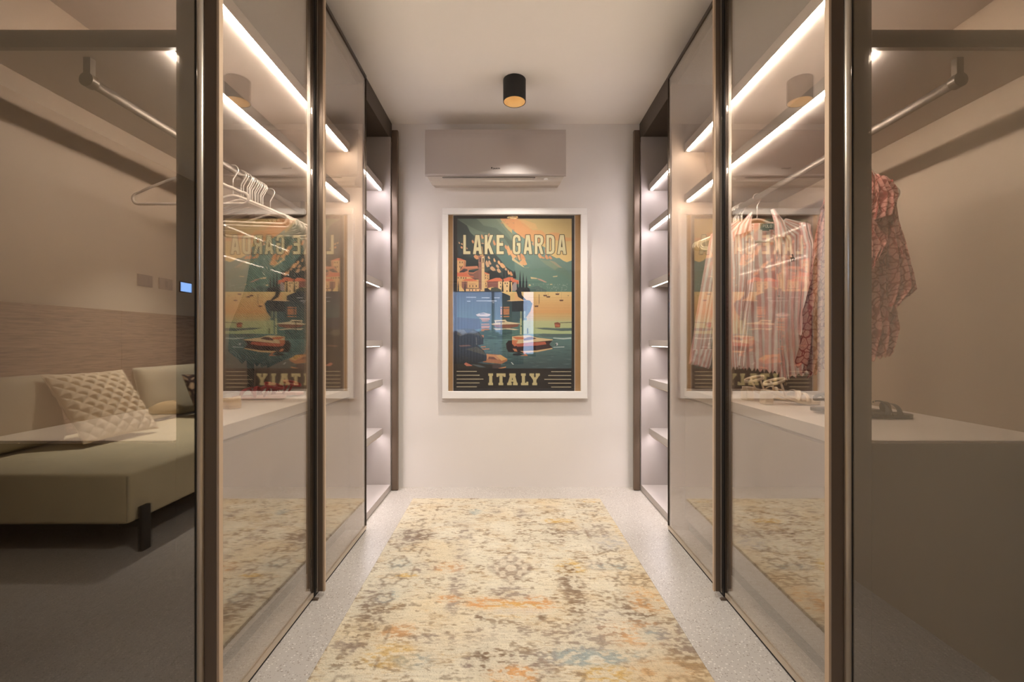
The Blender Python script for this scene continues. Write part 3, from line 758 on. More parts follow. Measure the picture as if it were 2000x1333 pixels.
    Qc([(65, 620), (180, 625), (240, 690), (120, 730), (65, 700)], (110, 104, 84)); Qc([(230, 690), (320, 640), (440, 690), (480, 780), (430, 720), (330, 700)], (92, 90, 66)); Qc([(200, 940), (380, 900), (480, 960), (540, 1040), (400, 1000)], (94, 88, 56)); Qc([(370, 750), (385, 750), (390, 870), (375, 870)], (130, 124, 108)); Qc([(90, 880), (260, 870), (300, 890), (120, 900)], (150, 104, 76)); Qc([(180, 1180), (210, 1155), (320, 1210), (220, 1215)], (224, 128, 92)); Qc([(290, 1185), (420, 1195), (540, 1235), (430, 1235)], (110, 124, 128), .8)
    for _ in range(120):
        x, y = rs.uniform(70, 520), rs.uniform(650, 1180)
        if x < 500 - abs(y - 900) * .2: Qc([(x, y), (x + rs.uniform(10, 40), y - 6), (x + rs.uniform(8, 30), y + 14)], (76, 74, 54) if rs.rand() < .5 else (38, 38, 38), .6)
    r.rect(885.6, 720.5, 1121.8, 765.2, INK); r.rect(885.6, 421.8, ix0, 765, INK); r.rect(ix1, 421.8, 1121.8, 765, INK); r.rect(885.6, 421.8, 1121.8, iy0, INK)
    # lettering
    LET = [(cA, [(168, 333), (210, 333), (210, 598), (283, 598), (283, 645), (168, 645)], []),
           (cA, [(365, 333), (430, 333), (472, 645), (425, 645), (418, 590), (380, 590), (372, 645), (325, 645)], [[(398, 400), (413, 532), (383, 532)]]),
           (cA, [(515, 333), (560, 333), (560, 470), (600, 333), (652, 333), (600, 480), (662, 645), (608, 645), (572, 540), (560, 575), (560, 645), (515, 645)], []),
           (cA, [(707, 333), (825, 333), (825, 380), (755, 380), (755, 462), (815, 462), (815, 510), (755, 510), (755, 598), (825, 598), (825, 645), (707, 645)], []),
           (cB, [(12, 400), (22, 355), (52, 329), (98, 329), (130, 352), (143, 400), (143, 430), (100, 430), (98, 390), (85, 372), (65, 372), (52, 390), (52, 590), (65, 608), (85, 608), (98, 590), (98, 508), (75, 508), (75, 462), (140, 462), (140, 600), (126, 635), (96, 649), (54, 649), (24, 632), (12, 590)], []),
           (cB, [(228, 333), (290, 333), (328, 645), (280, 645), (272, 588), (238, 588), (230, 645), (188, 645)], [[(257, 400), (271, 530), (243, 530)]]),
           (cB, [(370, 333), (455, 333), (490, 347), (508, 380), (508, 440), (492, 485), (474, 500), (512, 645), (466, 645), (430, 515), (415, 515), (415, 645), (370, 645)], [[(415, 375), (445, 375), (460, 390), (460, 450), (445, 468), (415, 468)]]),
           (cB, [(557, 333), (640, 333), (678, 353), (692, 400), (692, 580), (678, 622), (640, 645), (557, 645)], [[(603, 378), (630, 378), (645, 400), (645, 580), (630, 600), (603, 600)]]),
           (cB, [(780, 333), (843, 333), (882, 645), (833, 645), (824, 588), (787, 588), (778, 645), (735, 645)], [[(808, 400), (821, 530), (795, 530)]])]
    msk = np.zeros((r.h, r.w), bool)
    for f, p, hs in LET:
        y0, y1, x0, x1, m = r.mask(f(p)); mm = np.zeros_like(msk); mm[y0:y1, x0:x1] = m
        for hh in hs:
            y0, y1, x0, x1, m = r.mask(f(hh)); mm[y0:y1, x0:x1] &= ~m
        msk |= mm
    dil = np.zeros_like(msk); q = 5
    for dy in range(-q, q + 1):
        for dx in range(-q, q + 1):
            if dx * dx + dy * dy <= q * q + 1: dil |= np.roll(np.roll(msk, dy, 0), dx, 1)
    r.a[dil] = lin((72, 56, 44)); r.a[msk] = lin(CREAM)
    IT = [([(590, 122), (665, 122), (665, 160), (652, 160), (652, 268), (665, 268), (665, 305), (590, 305), (590, 268), (604, 268), (604, 160), (590, 160)], []),
          ([(718, 122), (860, 122), (860, 175), (825, 175), (825, 160), (812, 160), (812, 268), (825, 268), (825, 305), (750, 305), (750, 268), (765, 268), (765, 160), (750, 160), (750, 175), (718, 175)], []),
          ([(918, 122), (1018, 122), (1018, 160), (1010, 160), (1038, 268), (1048, 268), (1048, 305), (975, 305), (975, 268), (985, 268), (980, 252), (950, 252), (946, 268), (957, 268), (957, 305), (885, 305), (885, 268), (897, 268), (928, 160), (918, 160)], [[(966, 185), (977, 222), (956, 222)]]),
          ([(1100, 122), (1175, 122), (1175, 160), (1162, 160), (1162, 268), (1185, 268), (1185, 252), (1215, 252), (1215, 305), (1100, 305), (1100, 268), (1114, 268), (1114, 160), (1100, 160)], []),
          ([(1232, 122), (1305, 122), (1305, 158), (1298, 158), (1318, 190), (1336, 158), (1328, 158), (1328, 122), (1395, 122), (1395, 158), (1385, 158), (1340, 225), (1340, 268), (1352, 268), (1352, 305), (1277, 305), (1277, 268), (1290, 268), (1290, 225), (1245, 158), (1232, 158)], [])]
    for p, hs in IT: r.poly(cE(p), (226, 208, 142), 1., [cE(h) for h in hs])
    for y, x in ((90, 410), (150, 455), (210, 515), (270, 455), (330, 410)): r.poly(cE([(97, y - 5), (x, y - 5), (x, y + 5), (97, y + 5)]), (224, 206, 160))
    for y, x in ((95, 1570), (154, 1525), (214, 1465), (275, 1525), (334, 1570)): r.poly(cE([(x, y - 5), (1882, y - 5), (1882, y + 5), (x, y + 5)]), (224, 206, 160))
    # painterly grain in the picture area, then average down
    h2, w2 = r.h // 2 * 2, r.w // 2 * 2
    a = r.a[:h2, :w2].reshape(h2 // 2, 2, w2 // 2, 2, 3).mean((1, 3))
    return a

def poster():
    D = YB - .012; k = D / F_PX
    X = lambda px: (px - 998) * k
    Z = lambda py: EYE - (py - 667) * k
    t = thing('framed_poster', (X(1005.5), YB, Z(779)), 'large travel poster of a lakeside village in a white frame, under the air conditioner', 'poster')
    col = paint_poster(); nv, nu = col.shape[:2]
    xs = np.linspace(X(884.6), X(1123.0), nu); zs = np.linspace(Z(420.4), Z(765.9), nv)
    P = np.empty((nv, nu, 3)); P[..., 0] = xs[None]; P[..., 1] = D; P[..., 2] = zs[:, None]
    pm = attr_mat('poster_print', rough=.6)
    grid_mesh('print', P, pm, t, cols=np.clip((col * .86 + col.mean(-1, keepdims=True) * .14) * .95 + .006, 0, 1), smooth=False)
    box('backing_board', X(872), X(1137), D + .0015, YB - .001, Z(768), Z(417), M['wood_mat'], t)
    kf = (YB - .035) / F_PX
    fx = lambda px: (px - 998) * kf; fz = lambda py: EYE - (py - 667) * kf
    ox0, ox1, oz0, oz1 = fx(863.4), fx(1147.4), fz(779.4), fz(406.6); ix0, ix1, iz0, iz1 = fx(875), fx(1134.6), fz(765.6), fz(419.2)
    for nm, a in (('frame_rail', (ox0, ox1, iz1, oz1)), ('frame_rail', (ox0, ox1, oz0, iz0)), ('frame_stile', (ox0, ix0, iz0, iz1)), ('frame_stile', (ix1, ox1, iz0, iz1))):
        box(nm, a[0], a[1], YB - .035, YB - .001, a[2], a[3], M['white_frame'], t, bev=.0015)
    box('glazing', ix0 - .001, ix1 + .001, D - .006, D - .004, iz0 - .001, iz1 + .001, M['poster_glass'], t)
poster()

# ------------------------------------------------------------------ rug
def rug():
    # corners on the floor, from the far left clockwise
    FL = np.array((-.650, 2.945)); FR = np.array((.590, 2.940)); NL = np.array((-.617, .72)); NR = np.array((.640, .72))
    NL = FL + (NL - FL); nu, nv = 420, 760
    W, L = 1.245, 2.22
    def S(h, w_): return (h / L * nv, w_ / W * nu)      # metres -> samples
    base = lin((200, 189, 164)); a = np.empty((nv, nu, 3)); a[:] = base
    vv, uu = np.mgrid[0:nv, 0:nu]; xm = (uu / (nu - 1) - .5) * W; ym = vv / (nv - 1) * L      # ym from the far edge
    def blend(m, c, k=1.):
        m = np.clip(m, 0, 1)[..., None] * k; a[:] = a * (1 - m) + lin(c) * m
    sm = lambda x, e0, e1: np.clip((x - e0) / (e1 - e0), 0, 1) ** 2 * (3 - 2 * np.clip((x - e0) / (e1 - e0), 0, 1))
    n_big = fnoise(nv, nu, *S(.34, .30), seed=3); n_mid = fnoise(nv, nu, *S(.07, .12), seed=4, oct_=5); n_s = fnoise(nv, nu, *S(.018, .03), seed=5, oct_=3)
    n_b2 = fnoise(nv, nu, *S(.25, .25), seed=9); n_m2 = fnoise(nv, nu, *S(.05, .10), seed=11, oct_=5); row = vnoise(nv, nu, 1.6, *S(0, .05)[1:], seed=13)
    n_f = fnoise(nv, nu, *S(.007, .016), seed=6, oct_=2); n_th = vnoise(nv, nu, 1.3, *S(0, .03)[1:], seed=17)
    brk = sm(n_f * .55 + n_s * .45, .46, .60)           # worn, broken-up ink
    blend(sm(n_big, .42, .75), (208, 184, 142), .5); blend(sm(n_b2, .50, .75), (212, 202, 178), .55)
    blend(sm(n_mid, .50, .68) * (.25 + .75 * brk), (186, 154, 106), .45)
    blend(sm(n_m2, .53, .66) * brk, (136, 110, 78), .46)
    blend(sm(n_mid * .5 + n_b2 * .5, .52, .62) * sm(n_th, .55, .8), (160, 132, 92), .40)
    blend(sm(n_s + .3 * n_m2, .66, .82) * sm(n_f, .4, .6), (112, 88, 62), .58)
    n_t = fnoise(nv, nu, *S(.16, .16), seed=21)
    fine = (.15 + .85 * sm(n_s * .45 + n_f * .35 + n_mid * .2, .45, .56))
    def photo(cx, cy):   # photo detail crop (origin 600,920, scale 2.5) -> rug coordinates
        px, py = 600 + cx / 2.5, 920 + cy / 2.5; D = EYE * F_PX / (py - 667); x = (px - 998) * D / F_PX
        return x - (-.03 + (2.94 - D) * .014), 2.942 - D
    def blob(cx, cy, rx, ry, c, k=.8, tex=True, soft=.35):
        x, y = photo(cx, cy); d = np.sqrt(((xm - x) / rx) ** 2 + ((ym - y) / ry) ** 2) + (n_s - .5) * .9 + (n_mid - .5) * .8
        m = 1 - sm(d, 1 - soft, 1 + soft * .6); blend(m * (fine if tex else 1), c, k)
    BR = (104, 78, 54); OR = (196, 142, 84); BL = (142, 154, 150); GR = (138, 122, 108); OC = (196, 158, 80)
    for (cx, cy, rx, ry, c, k) in ((540, 325, .10, .10, BR, .8), (480, 340, .09, .12, GR, .6), (760, 360, .05, .24, GR, .7), (750, 270, .08, .05, GR, .6), (1040, 215, .04, .09, GR, .7), (925, 200, .05, .07, GR, .5), (1230, 255, .10, .04, OC, .8), (1210, 330, .06, .14, BR, .6), (1380, 160, .05, .02, OC, .8),
                                   (1420, 310, .12, .12, GR, .6), (1500, 360, .12, .10, (180, 172, 160), .8), (1280, 480, .08, .08, OC, .8), (1275, 482, .03, .03, BR, .8), (1400, 475, .07, .05, GR, .6), (690, 485, .08, .05, OR, .6), (560, 480, .07, .06, GR, .6), (450, 470, .06, .06, BL, .6), (480, 525, .06, .02, OC, .8),
                                   (720, 600, .04, .20, GR, .7), (680, 640, .07, .03, OR, .8), (1290, 600, .06, .24, BR, .75), (880, 660, .12, .05, OR, .9), (1080, 665, .12, .06, OR, .9), (985, 690, .12, .06, OC, .6), (980, 610, .10, .06, GR, .7), (1000, 700, .13, .03, (196, 190, 178), .7), (380, 630, .05, .06, BL, .7), (330, 620, .06, .10, GR, .7), (320, 720, .09, .10, BR, .6),
                                   (840, 725, .025, .03, BR, .8), (1140, 730, .025, .03, BR, .8), (1600, 690, .08, .12, BR, .7), (1640, 640, .08, .10, (206, 150, 84), .6), (1440, 720, .07, .04, GR, .7), (1590, 810, .14, .08, OR, .6), (1690, 810, .06, .04, BL, .8), (1340, 830, .14, .10, GR, .7), (440, 800, .08, .05, OR, .6), (620, 840, .16, .04, GR, .6), (970, 800, .16, .05, GR, .5),
                                   (1360, 930, .20, .05, BL, .85), (1400, 935, .03, .03, (214, 206, 186), .9), (880, 940, .09, .06, BR, .8), (1110, 960, .10, .08, GR, .7), (770, 950, .025, .03, GR, .8), (1850, 940, .07, .12, BR, .75), (1800, 840, .08, .10, GR, .7), (1000, 1020, .08, .05, (210, 150, 80), .7), (400, 920, .10, .08, OC, .6), (190, 870, .08, .05, GR, .7), (500, 940, .10, .04, BL, .5),
                                   (820, 210, .04, .05, BL, .6), (1190, 185, .04, .02, GR, .6), (880, 310, .02, .04, BR, .7), (1300, 310, .05, .03, GR, .6), (690, 350, .03, .04, GR, .5), (1480, 480, .10, .03, BL, .6), (1540, 300, .05, .2, OC, .5), (1450, 1010, .1, .05, OC, .7), (1700, 980, .10, .05, OR, .5)):
        blob(cx, cy, rx, ry, c, k)
    # central medallion: stepped lozenge with pale petals
    mx, my = photo(990, 487)
    dx = np.abs(xm - mx); dy = np.abs(ym - my)
    st = dx / .118 + dy / .155; m = (1 - sm(st + (n_s - .5) * .35, .86, 1.0))
    pet = np.zeros_like(m)
    for k in range(8):
        an = k * math.pi / 4; r0 = .075 if k % 2 == 0 else .062
        pet = np.maximum(pet, 1 - sm(np.sqrt(((xm - mx - math.cos(an) * r0 * .85) / .015) ** 2 + ((ym - my - math.sin(an) * r0 * 1.2) / .032) ** 2) + (n_s - .5) * 1.4, .6, 1.1))
    pet = np.maximum(pet, 1 - sm(np.sqrt(((xm - mx) / .026) ** 2 + ((ym - my) / .03) ** 2), .8, 1.1))
    blend(m * (.45 + .55 * fine), (132, 112, 94), .75); blend(m * pet * (.5 + .5 * brk), (212, 198, 172), .85)
    # border bands: rows of small florets
    for side in (-1, 1):
        bxm = side * W * .41
        for k in range(15):
            yy = .10 + k * .150
            q = np.sqrt(((xm - bxm) / .052) ** 2 + ((ym - yy) / .052) ** 2)
            an = np.arctan2(ym - yy, xm - bxm)
            ringm = np.exp(-((q - .75 - .12 * np.cos(an * 6)) / .16) ** 2)
            blend(ringm * sm(n_t + .3 * n_s, .42, .72), (118, 98, 76), .65)
        ln = np.exp(-((np.abs(xm) - W * .345) / .006) ** 2) if side > 0 else 0
        if side > 0: blend(ln * sm(n_m2, .45, .6), (128, 104, 76), .6)
    warm = sm(ym / L + (xm / W) * .35, .45, 1.0); blend(warm * sm(n_big, .35, .65), (192, 154, 98), .42)
    # weft rows and yarn speckle
    sp = np.random.RandomState(5).rand(nv, nu)
    a *= (.90 + .18 * row)[..., None]; a *= (.90 + .20 * sp)[..., None]
    blend((sp > .965) * 1., (92, 72, 52), .5)
    # geometry with a slightly uneven pile
    U = uu / (nu - 1); V = vv / (nv - 1)
    e = (np.random.RandomState(8).rand(nv, 2) - .5) * .006
    XY = (FL * (1 - U)[..., None] + FR * U[..., None]) * (1 - V)[..., None] + (NL * (1 - U)[..., None] + NR * U[..., None]) * V[..., None]
    XY[:, 0, 0] += e[:, 0]; XY[:, -1, 0] += e[:, 1]
    hgt = .010 + .0012 * (n_m2 - .5) + .0009 * (row - .5)
    edge = np.minimum(np.minimum(U, 1 - U) * W, np.minimum(V, 1 - V) * L); hgt = np.where(edge < .001, .0006, hgt)
    P = np.dstack([XY, hgt])
    def ex(t, col):
        v = t.coord('Object'); n = t.n('ShaderNodeTexNoise', i_Scale=420., i_Detail=2.); t.l(v, n.inputs['Vector'])
        wv = t.n('ShaderNodeTexWave', wave_type='BANDS', bands_direction='Y', i_Scale=75., i_Distortion=3., i_Detail=2.); t.l(v, wv.inputs['Vector'])
        c = t.mix(.14, col, wv.outputs[0], 'OVERLAY'); t.l(t.mix(.30, c, n.outputs[0], 'OVERLAY'), t.b.inputs['Base Color'])
        t.b.inputs['Sheen Weight'].default_value = .15; t.bump(n.outputs[0], .4, .002)
    m_ = attr_mat('rug_wool', rough=.92, extra=ex)
    o = grid_mesh('rug', P, m_, cols=np.clip(a, 0, 1), origin=(0, 1.83, .0))
    tag(o, 'distressed cream and ochre oriental rug on the aisle floor', 'rug')
rug()

# ------------------------------------------------------------------ the room in front of the aisle (seen mirrored in the glass)
def wood_mat_():
    t = NT('oak_veneer'); v = t.coord('Object', scale=(1, .55, 9.))
    w_ = t.n('ShaderNodeTexNoise', i_Scale=9., i_Detail=6., i_Distortion=1.2); t.l(v, w_.inputs['Vector'])
    v2 = t.coord('Object', scale=(1, 2., 130.)); n2 = t.n('ShaderNodeTexNoise', i_Scale=3., i_Detail=3.); t.l(v2, n2.inputs['Vector'])
    c = t.ramp(w_.outputs[0], [(.3, lc(112, 88, 68)), (.5, lc(146, 120, 96)), (.7, lc(166, 138, 112))])
    t.l(t.mix(.45, c, n2.outputs[0], 'OVERLAY'), t.b.inputs['Base Color']); t.b.inputs['Roughness'].default_value = .55
    return t.m
M['oak'] = wood_mat_()
M['sofa'] = fabric('sofa_fabric', (222, 206, 166), weave=500.)
M['sofa_back'] = fabric('sofa_cushion_fabric', (178, 166, 138), weave=500.)
M['quilt'] = fabric('quilted_cotton', (216, 196, 164), weave=600.)
wp = thing('wood_wall_panel', (XL, -1.2, .0), 'brown oak-veneer wall panelling behind the sofa', 'wall panel')
for i, (a, c) in enumerate(((-3.45, -2.412), (-2.408, -1.212), (-1.208, -.012), (-.008, 1.16))):
    box('panel', XL + .001, XL + .018, a, c, .02, 1.29, M['oak'], wp, bev=.001)

sofa = thing('sofa', (-2.46, -1.4, 0), 'low cream upholstered sofa along the wood-panelled wall', 'sofa')
box('seat', -3.07, -1.87, -2.95, .145, .15, .40, M['sofa'], sofa, bev=.022, seg=4, smooth=True)
sb = bmesh.new(); sweep(sb, [(-1.874, .141, .165), (-1.8735, .1415, .28), (-1.874, .141, .388)], .0035, 8); from_bm('seam_piping', sb, M['sofa_back'], sofa)
box('underframe', -3.02, -1.95, -2.88, .06, .118, .150, M['black'], sofa)
for (x, y) in ((-1.845, .075), (-1.845, -2.8), (-3.0, .0), (-3.0, -2.8)):
    bm = bmesh.new(); bx(bm, x - .012, x + .012, y - .028, y + .028, 0.0, .225 if x > -2 else .14, .004)
    if x > -2: bx(bm, x - .12, x - .012, y - .02, y + .02, .12, .148)
    from_bm('leg', bm, M['black'], sofa)

def pillow(name, c, ax, ay, w_, h_, th, mat, p=4., pinch=0., quilt=0, n=49, label=None, cat='cushion', group=None, sag=0.):
    ax = np.array(ax, float); ax /= np.linalg.norm(ax); ay = np.array(ay, float); ay -= ax * ax.dot(ay); ay /= np.linalg.norm(ay)
    az = np.cross(ax, ay); c = np.array(c, float)
    u = np.linspace(-1, 1, n); U, V = np.meshgrid(u, u)
    prof = np.sqrt(np.clip(1 - np.abs(U) ** p, 0, 1) * np.clip(1 - np.abs(V) ** p, 0, 1))
    su = 1 - pinch * (1 - V ** 2); sv = 1 - pinch * (1 - U ** 2)
    r_ = np.random.RandomState(len(name) + int(abs(c[1]) * 100))
    wr = (vnoise(n, n, 9, 9, int(abs(c[1] * 77))) - .5) * .012
    hh = th / 2 * prof
    if quilt:
        d1 = np.abs(np.sin((U + V) * quilt)); d2 = np.abs(np.sin((U - V) * quilt))
        hh = hh + .024 * (np.minimum(d1, d2) ** .6 - .55) * np.clip(prof * 2, 0, 1)
    off = bpy.data.objects
    bm = bmesh.new()
    G = []
    for sgn in (1, -1):
        P = c + (U * su * w_ / 2)[..., None] * ax + (V * sv * h_ / 2)[..., None] * ay + (sgn * (hh + wr * np.clip(prof, 0, 1)))[..., None] * az
        G.append(P)
    vf = [[bm.verts.new(G[0][j, i]) for i in range(n)] for j in range(n)]
    vb = [[vf[j][i] if (i in (0, n - 1) or j in (0, n - 1)) else bm.verts.new(G[1][j, i]) for i in range(n)] for j in range(n)]
    for A, rev in ((vf, False), (vb, True)):
        for j in range(n - 1):
            for i in range(n - 1):
                q = (A[j][i], A[j][i + 1], A[j + 1][i + 1], A[j + 1][i])
                try: bm.faces.new(q[::-1] if rev else q)
                except ValueError: pass
    o = from_bm(name, bm, mat, None, True, origin=tuple(c))
    # piping round the edge
    e = []
    k = list(range(0, n, 3))
    e += [G[0][0, i] for i in k] + [G[0][j, n - 1] for j in k[1:]] + [G[0][n - 1, i] for i in k[::-1][1:]] + [G[0][j, 0] for j in k[::-1][1:-1]]
    pb = bmesh.new(); sweep(pb, e, .0032, 6, closed=True, up=Vector(az)); from_bm('piping', pb, mat, o, True)
    return tag(o, label, cat, group)
lean = (-.09, 0, .42)
pillow('back_cushion', (-2.925, -.22, .625), (0, 1, 0), lean, .66, .43, .17, M['sofa_back'], p=7., label='sofa back cushion left of the quilted pillow, nearest the wardrobe glass', group='sofa back cushions')
pillow('back_cushion', (-2.925, -1.60, .625), (0, 1, 0), lean, .84, .43, .17, M['sofa_back'], p=7., label='sofa back cushion behind the patterned pillow', group='sofa back cushions')
pillow('quilted_pillow', (-2.69, -.63, .635), (.06, -.50, 0), (-.30, -.10, .43), .50, .51, .13, M['quilt'], p=2.4, pinch=.05, quilt=9.5, n=121, label='cream diamond-quilted pillow leaning on the sofa back', cat='pillow')
def patt():
    t = NT('dark_floral_fabric'); v = t.coord(); vo = t.n('ShaderNodeTexVoronoi', i_Scale=16., feature='DISTANCE_TO_EDGE'); t.l(v, vo.inputs['Vector'])
    t.l(t.ramp(vo.outputs[0], [(.0, lc(52, 34, 28)), (.12, lc(60, 42, 34)), (.2, lc(150, 124, 98)), (.5, lc(176, 150, 120))]), t.b.inputs['Base Color']); t.b.inputs['Roughness'].default_value = .9; return t.m
pillow('patterned_pillow', (-2.655, -1.60, .592), (.06, -.42, 0), (-.16, -.02, .38), .40, .38, .11, patt(), p=2.4, pinch=.06, label='small pillow with dark leafy pattern on the sofa', cat='pillow')

M['plate'] = simple('grey_switch_plate', (104, 88, 78), .5)
M['screen'] = emit('display_glow', (110, 160, 230), .9)
def plate(yc, kind, label, cat):
    x = XL
    t = thing(kind, (x, yc, 1.51), label, cat)
    box('plate', x + .0005, x + .010, yc - .077, yc + .077, 1.51, 1.61, M['plate'], t, bev=.002)
    if kind == 'thermostat': box('screen', x + .0101, x + .012, yc - .068, yc + .068, 1.518, 1.602, M['screen'], t)
    else:
        for k in range(3 if kind == 'light_switch' else 1):
            wd = .04 if kind == 'light_switch' else .03
            cy = yc + (k - 1) * .043 if kind == 'light_switch' else yc
            box('rocker' if kind == 'light_switch' else 'socket', x + .0101, x + .0125, cy - wd / 2, cy + wd / 2, 1.528, 1.592, M['bronze_dark'] if kind != 'light_switch' else M['plate'], t, bev=.001)
    return t
plate(-1.448, 'light_switch', 'grey light switch plate on the wall above the sofa', 'light switch')
plate(-1.675, 'wall_socket', 'grey plate with a dark centre between the switch and the glowing display', 'socket')
plate(-1.918, 'thermostat', 'small wall display glowing blue beside the two grey plates', 'thermostat')

# ------------------------------------------------------------------ clothes hangers
M['hanger_grey'] = simple('grey_velvet', (206, 192, 178), .7)
M['hanger_cream'] = simple('cream_velvet', (228, 214, 186), .7)
def arc(cx, cz, r, a0, a1, n):
    return [(cx + r * math.cos(R(a0 + (a1 - a0) * k / n)), 0, cz + r * math.sin(R(a0 + (a1 - a0) * k / n))) for k in range(n + 1)]
def make_hanger(name, loc, mat, hw=.212):
    t = bpy.data.objects.new(name, None); C.objects.link(t); t.location = loc; t.empty_display_size = .05
    bm = bmesh.new()
    pts = arc(0, 0, .0195, 200, -40, 18) + [(.006, 0, -.030), (0, 0, -.040), (0, 0, -.105)]
    sweep(bm, pts, .0026, 8)
    me = bpy.data.meshes.new('hook'); bm.to_mesh(me); bm.free()
    for p in me.polygons: p.use_smooth = True
    link('hook', me, M['hook'], t)
    bm = bmesh.new()
    half = [(0, -.106), (.018, -.109), (.05, -.121), (.10, -.140), (.15, -.160), (.185, -.176)]
    k = hw / .212
    right = [(x * k, 0, z) for x, z in half] + arc(.188 * k, -.197, .020, 75, -90, 8)
    loop = right + [(-x, y, z) for x, y, z in right[::-1][:-1]]
    sweep(bm, loop, .0052, 8, closed=True, flat=(.85, .62) if False else (1., .62))
    me = bpy.data.meshes.new('hanger_body'); bm.to_mesh(me); bm.free()
    for p in me.polygons: p.use_smooth = True
    link('hanger_body', me, mat, t)
    return t
XLr, XRr, ZR = XC - 1.185, XC + 1.185, 1.760
h0 = make_hanger('clothes_hanger', (XLr, 1.60, ZR), M['hanger_grey'])
tag(h0, 'empty grey hanger nearest the glass end of the left rail', 'hanger', 'hangers on the left rail')
def hang(src, x, y, rz, label, group, tilt=0.):
    h = copy_tree(src); h.location = (x, y, ZR); h.rotation_euler = (0, tilt, rz)
    return tag(h, label, 'hanger', group)
hang(h0, XLr, 1.845, R(9), 'empty grey hanger turned askew between the nearest one and the tight row', 'hangers on the left rail')
ys = [1.904, 1.918, 1.940, 1.954, 1.968, 1.982, 1.998, 2.012, 2.026, 2.040, 2.054, 2.068]
for i, y in enumerate(ys):
    hang(h0, XLr + rng.uniform(-.002, .002), y, R(4 + i * .45), 'empty grey hanger in the tight row of a dozen on the left rail', 'tight row of hangers', R(rng.uniform(-2, 2)))
hk = hang(h0, XLr, 2.13, R(6), 'grey hanger carrying the dark knit, apart from the tight row', 'hangers on the left rail')
c0 = make_hanger('clothes_hanger', (XRr, 2.205, ZR), M['hanger_grey'])
tag(c0, 'hanger holding the pink striped shirt', 'hanger', 'hangers on the right rail')
c1 = make_hanger('clothes_hanger', (XRr, 1.540, ZR), M['hanger_grey'], .115)
tag(c1, 'short hanger inside the red floral blouse', 'hanger', 'hangers on the right rail')
w0 = make_hanger('clothes_hanger', (XRr, 2.350, ZR), M['hanger_cream'], .225)
tag(w0, 'empty cream hanger in the bunch behind the striped shirt', 'hanger', 'cream hangers behind the shirt')
for y in (2.366, 2.380, 2.395, 2.410, 2.424, 2.438):
    hang(w0, XRr + rng.uniform(-.002, .002), y, R(-3 + (y - 2.35) * 50), 'empty cream hanger in the bunch behind the striped shirt', 'cream hangers behind the shirt', R(rng.uniform(-2, 2)))

# ------------------------------------------------------------------ garments: cloth sheets built at their own depth
def k2(p): return [(1220 + x / 2.9625, 380 + y / 2.9625) for x, y in p]
def interp_poly(P, v):
    P = np.array(P, float); s_ = np.r_[0, np.cumsum(np.hypot(*np.diff(P, axis=0).T))]; s_ /= s_[-1]
    return np.stack([np.interp(v, s_, P[:, 0]), np.interp(v, s_, P[:, 1])], -1)
def cloth(name, L, Rr, D, mat, parent, folds=5., amp=.010, nu=60, nv=90, seed=0, belly=0., hem=.0, tilt=0.):
    """L and Rr: the two side outlines, top to bottom, of a hanging sheet standing at distance D"""
    v = np.linspace(0, 1, nv); u = np.linspace(0, 1, nu)
    A = interp_poly(L, v); B = interp_poly(Rr, v)
    U, V = np.meshgrid(u, v)
    XY = A[:, None] * (1 - U[..., None]) + B[:, None] * U[..., None]
    r_ = np.random.RandomState(seed)
    ph = r_.uniform(0, 6)
    wob = vnoise(nv, nu, nv / 4., nu / 5., seed + 50) * 3.
    dep = amp * (.25 + .75 * V) * np.sin(U * folds * 2 * np.pi + ph + wob)
    dep += .006 * (fnoise(nv, nu, 9, 7, seed + 3, 3) - .5) + .004 * (vnoise(nv, nu, 4, 5, seed + 9) - .5)
    dep -= belly * np.sin(np.pi * U)
    dep += tilt * (U - .5)
    if hem: XY[..., 1] += hem * np.sin(U * folds * 4 * np.pi + ph) * (V > .9) * (V - .9) * 10
    Dm = D
    P = np.stack([(XY[..., 0] - 998) * Dm / F_PX, Dm + dep, EYE - (XY[..., 1] - 667) * Dm / F_PX], -1)
    return grid_mesh(name, P, mat, parent, solid=.0012)
def stripes(name, n, base, st, alpha=1., horiz=False, w_=.5):
    t = NT(name); uv = t.n('ShaderNodeUVMap'); sp = t.n('ShaderNodeSeparateXYZ'); t.l(uv.outputs[0], sp.inputs[0])
    v = t.coord(); nz = t.n('ShaderNodeTexNoise', i_Scale=26., i_Detail=3.); t.l(v, nz.inputs['Vector'])
    mu = t.n('ShaderNodeMath', operation='MULTIPLY'); mu.inputs[1].default_value = n * 2 * math.pi; t.l(sp.outputs[1 if horiz else 0], mu.inputs[0])
    si = t.n('ShaderNodeMath', operation='SINE'); t.l(mu.outputs[0], si.inputs[0])
    ad = t.n('ShaderNodeMath', operation='MULTIPLY_ADD'); ad.inputs[1].default_value = .5; ad.inputs[2].default_value = .5; t.l(si.outputs[0], ad.inputs[0])
    rp = t.ramp(ad.outputs[0], [(.30, lc(*base)), (.70, lc(*st))])
    t.l(t.mix(.28, rp, nz.outputs[0], 'OVERLAY'), t.b.inputs['Base Color'])
    t.b.inputs['Roughness'].default_value = .85; t.b.inputs['Alpha'].default_value = alpha; t.b.inputs['Sheen Weight'].default_value = .1
    n3 = t.n('ShaderNodeTexNoise', i_Scale=45., i_Detail=4.); t.l(v, n3.inputs['Vector']); t.bump(n3.outputs[0], .55, .006)
    return t.m
PW, PP = (252, 242, 234), (232, 180, 172)
M['shirt'] = stripes('striped_cotton', 9, PW, PP, .96)
M['shirt_back'] = stripes('striped_cotton_back', 10, PW, PP)
M['sleeve'] = stripes('striped_sleeve', 5, PW, PP, .96)
M['collar'] = stripes('striped_collar', 3, PW, PP)
M['yoke'] = stripes('striped_yoke', 4, PW, PP, horiz=True)
DS = 2.2
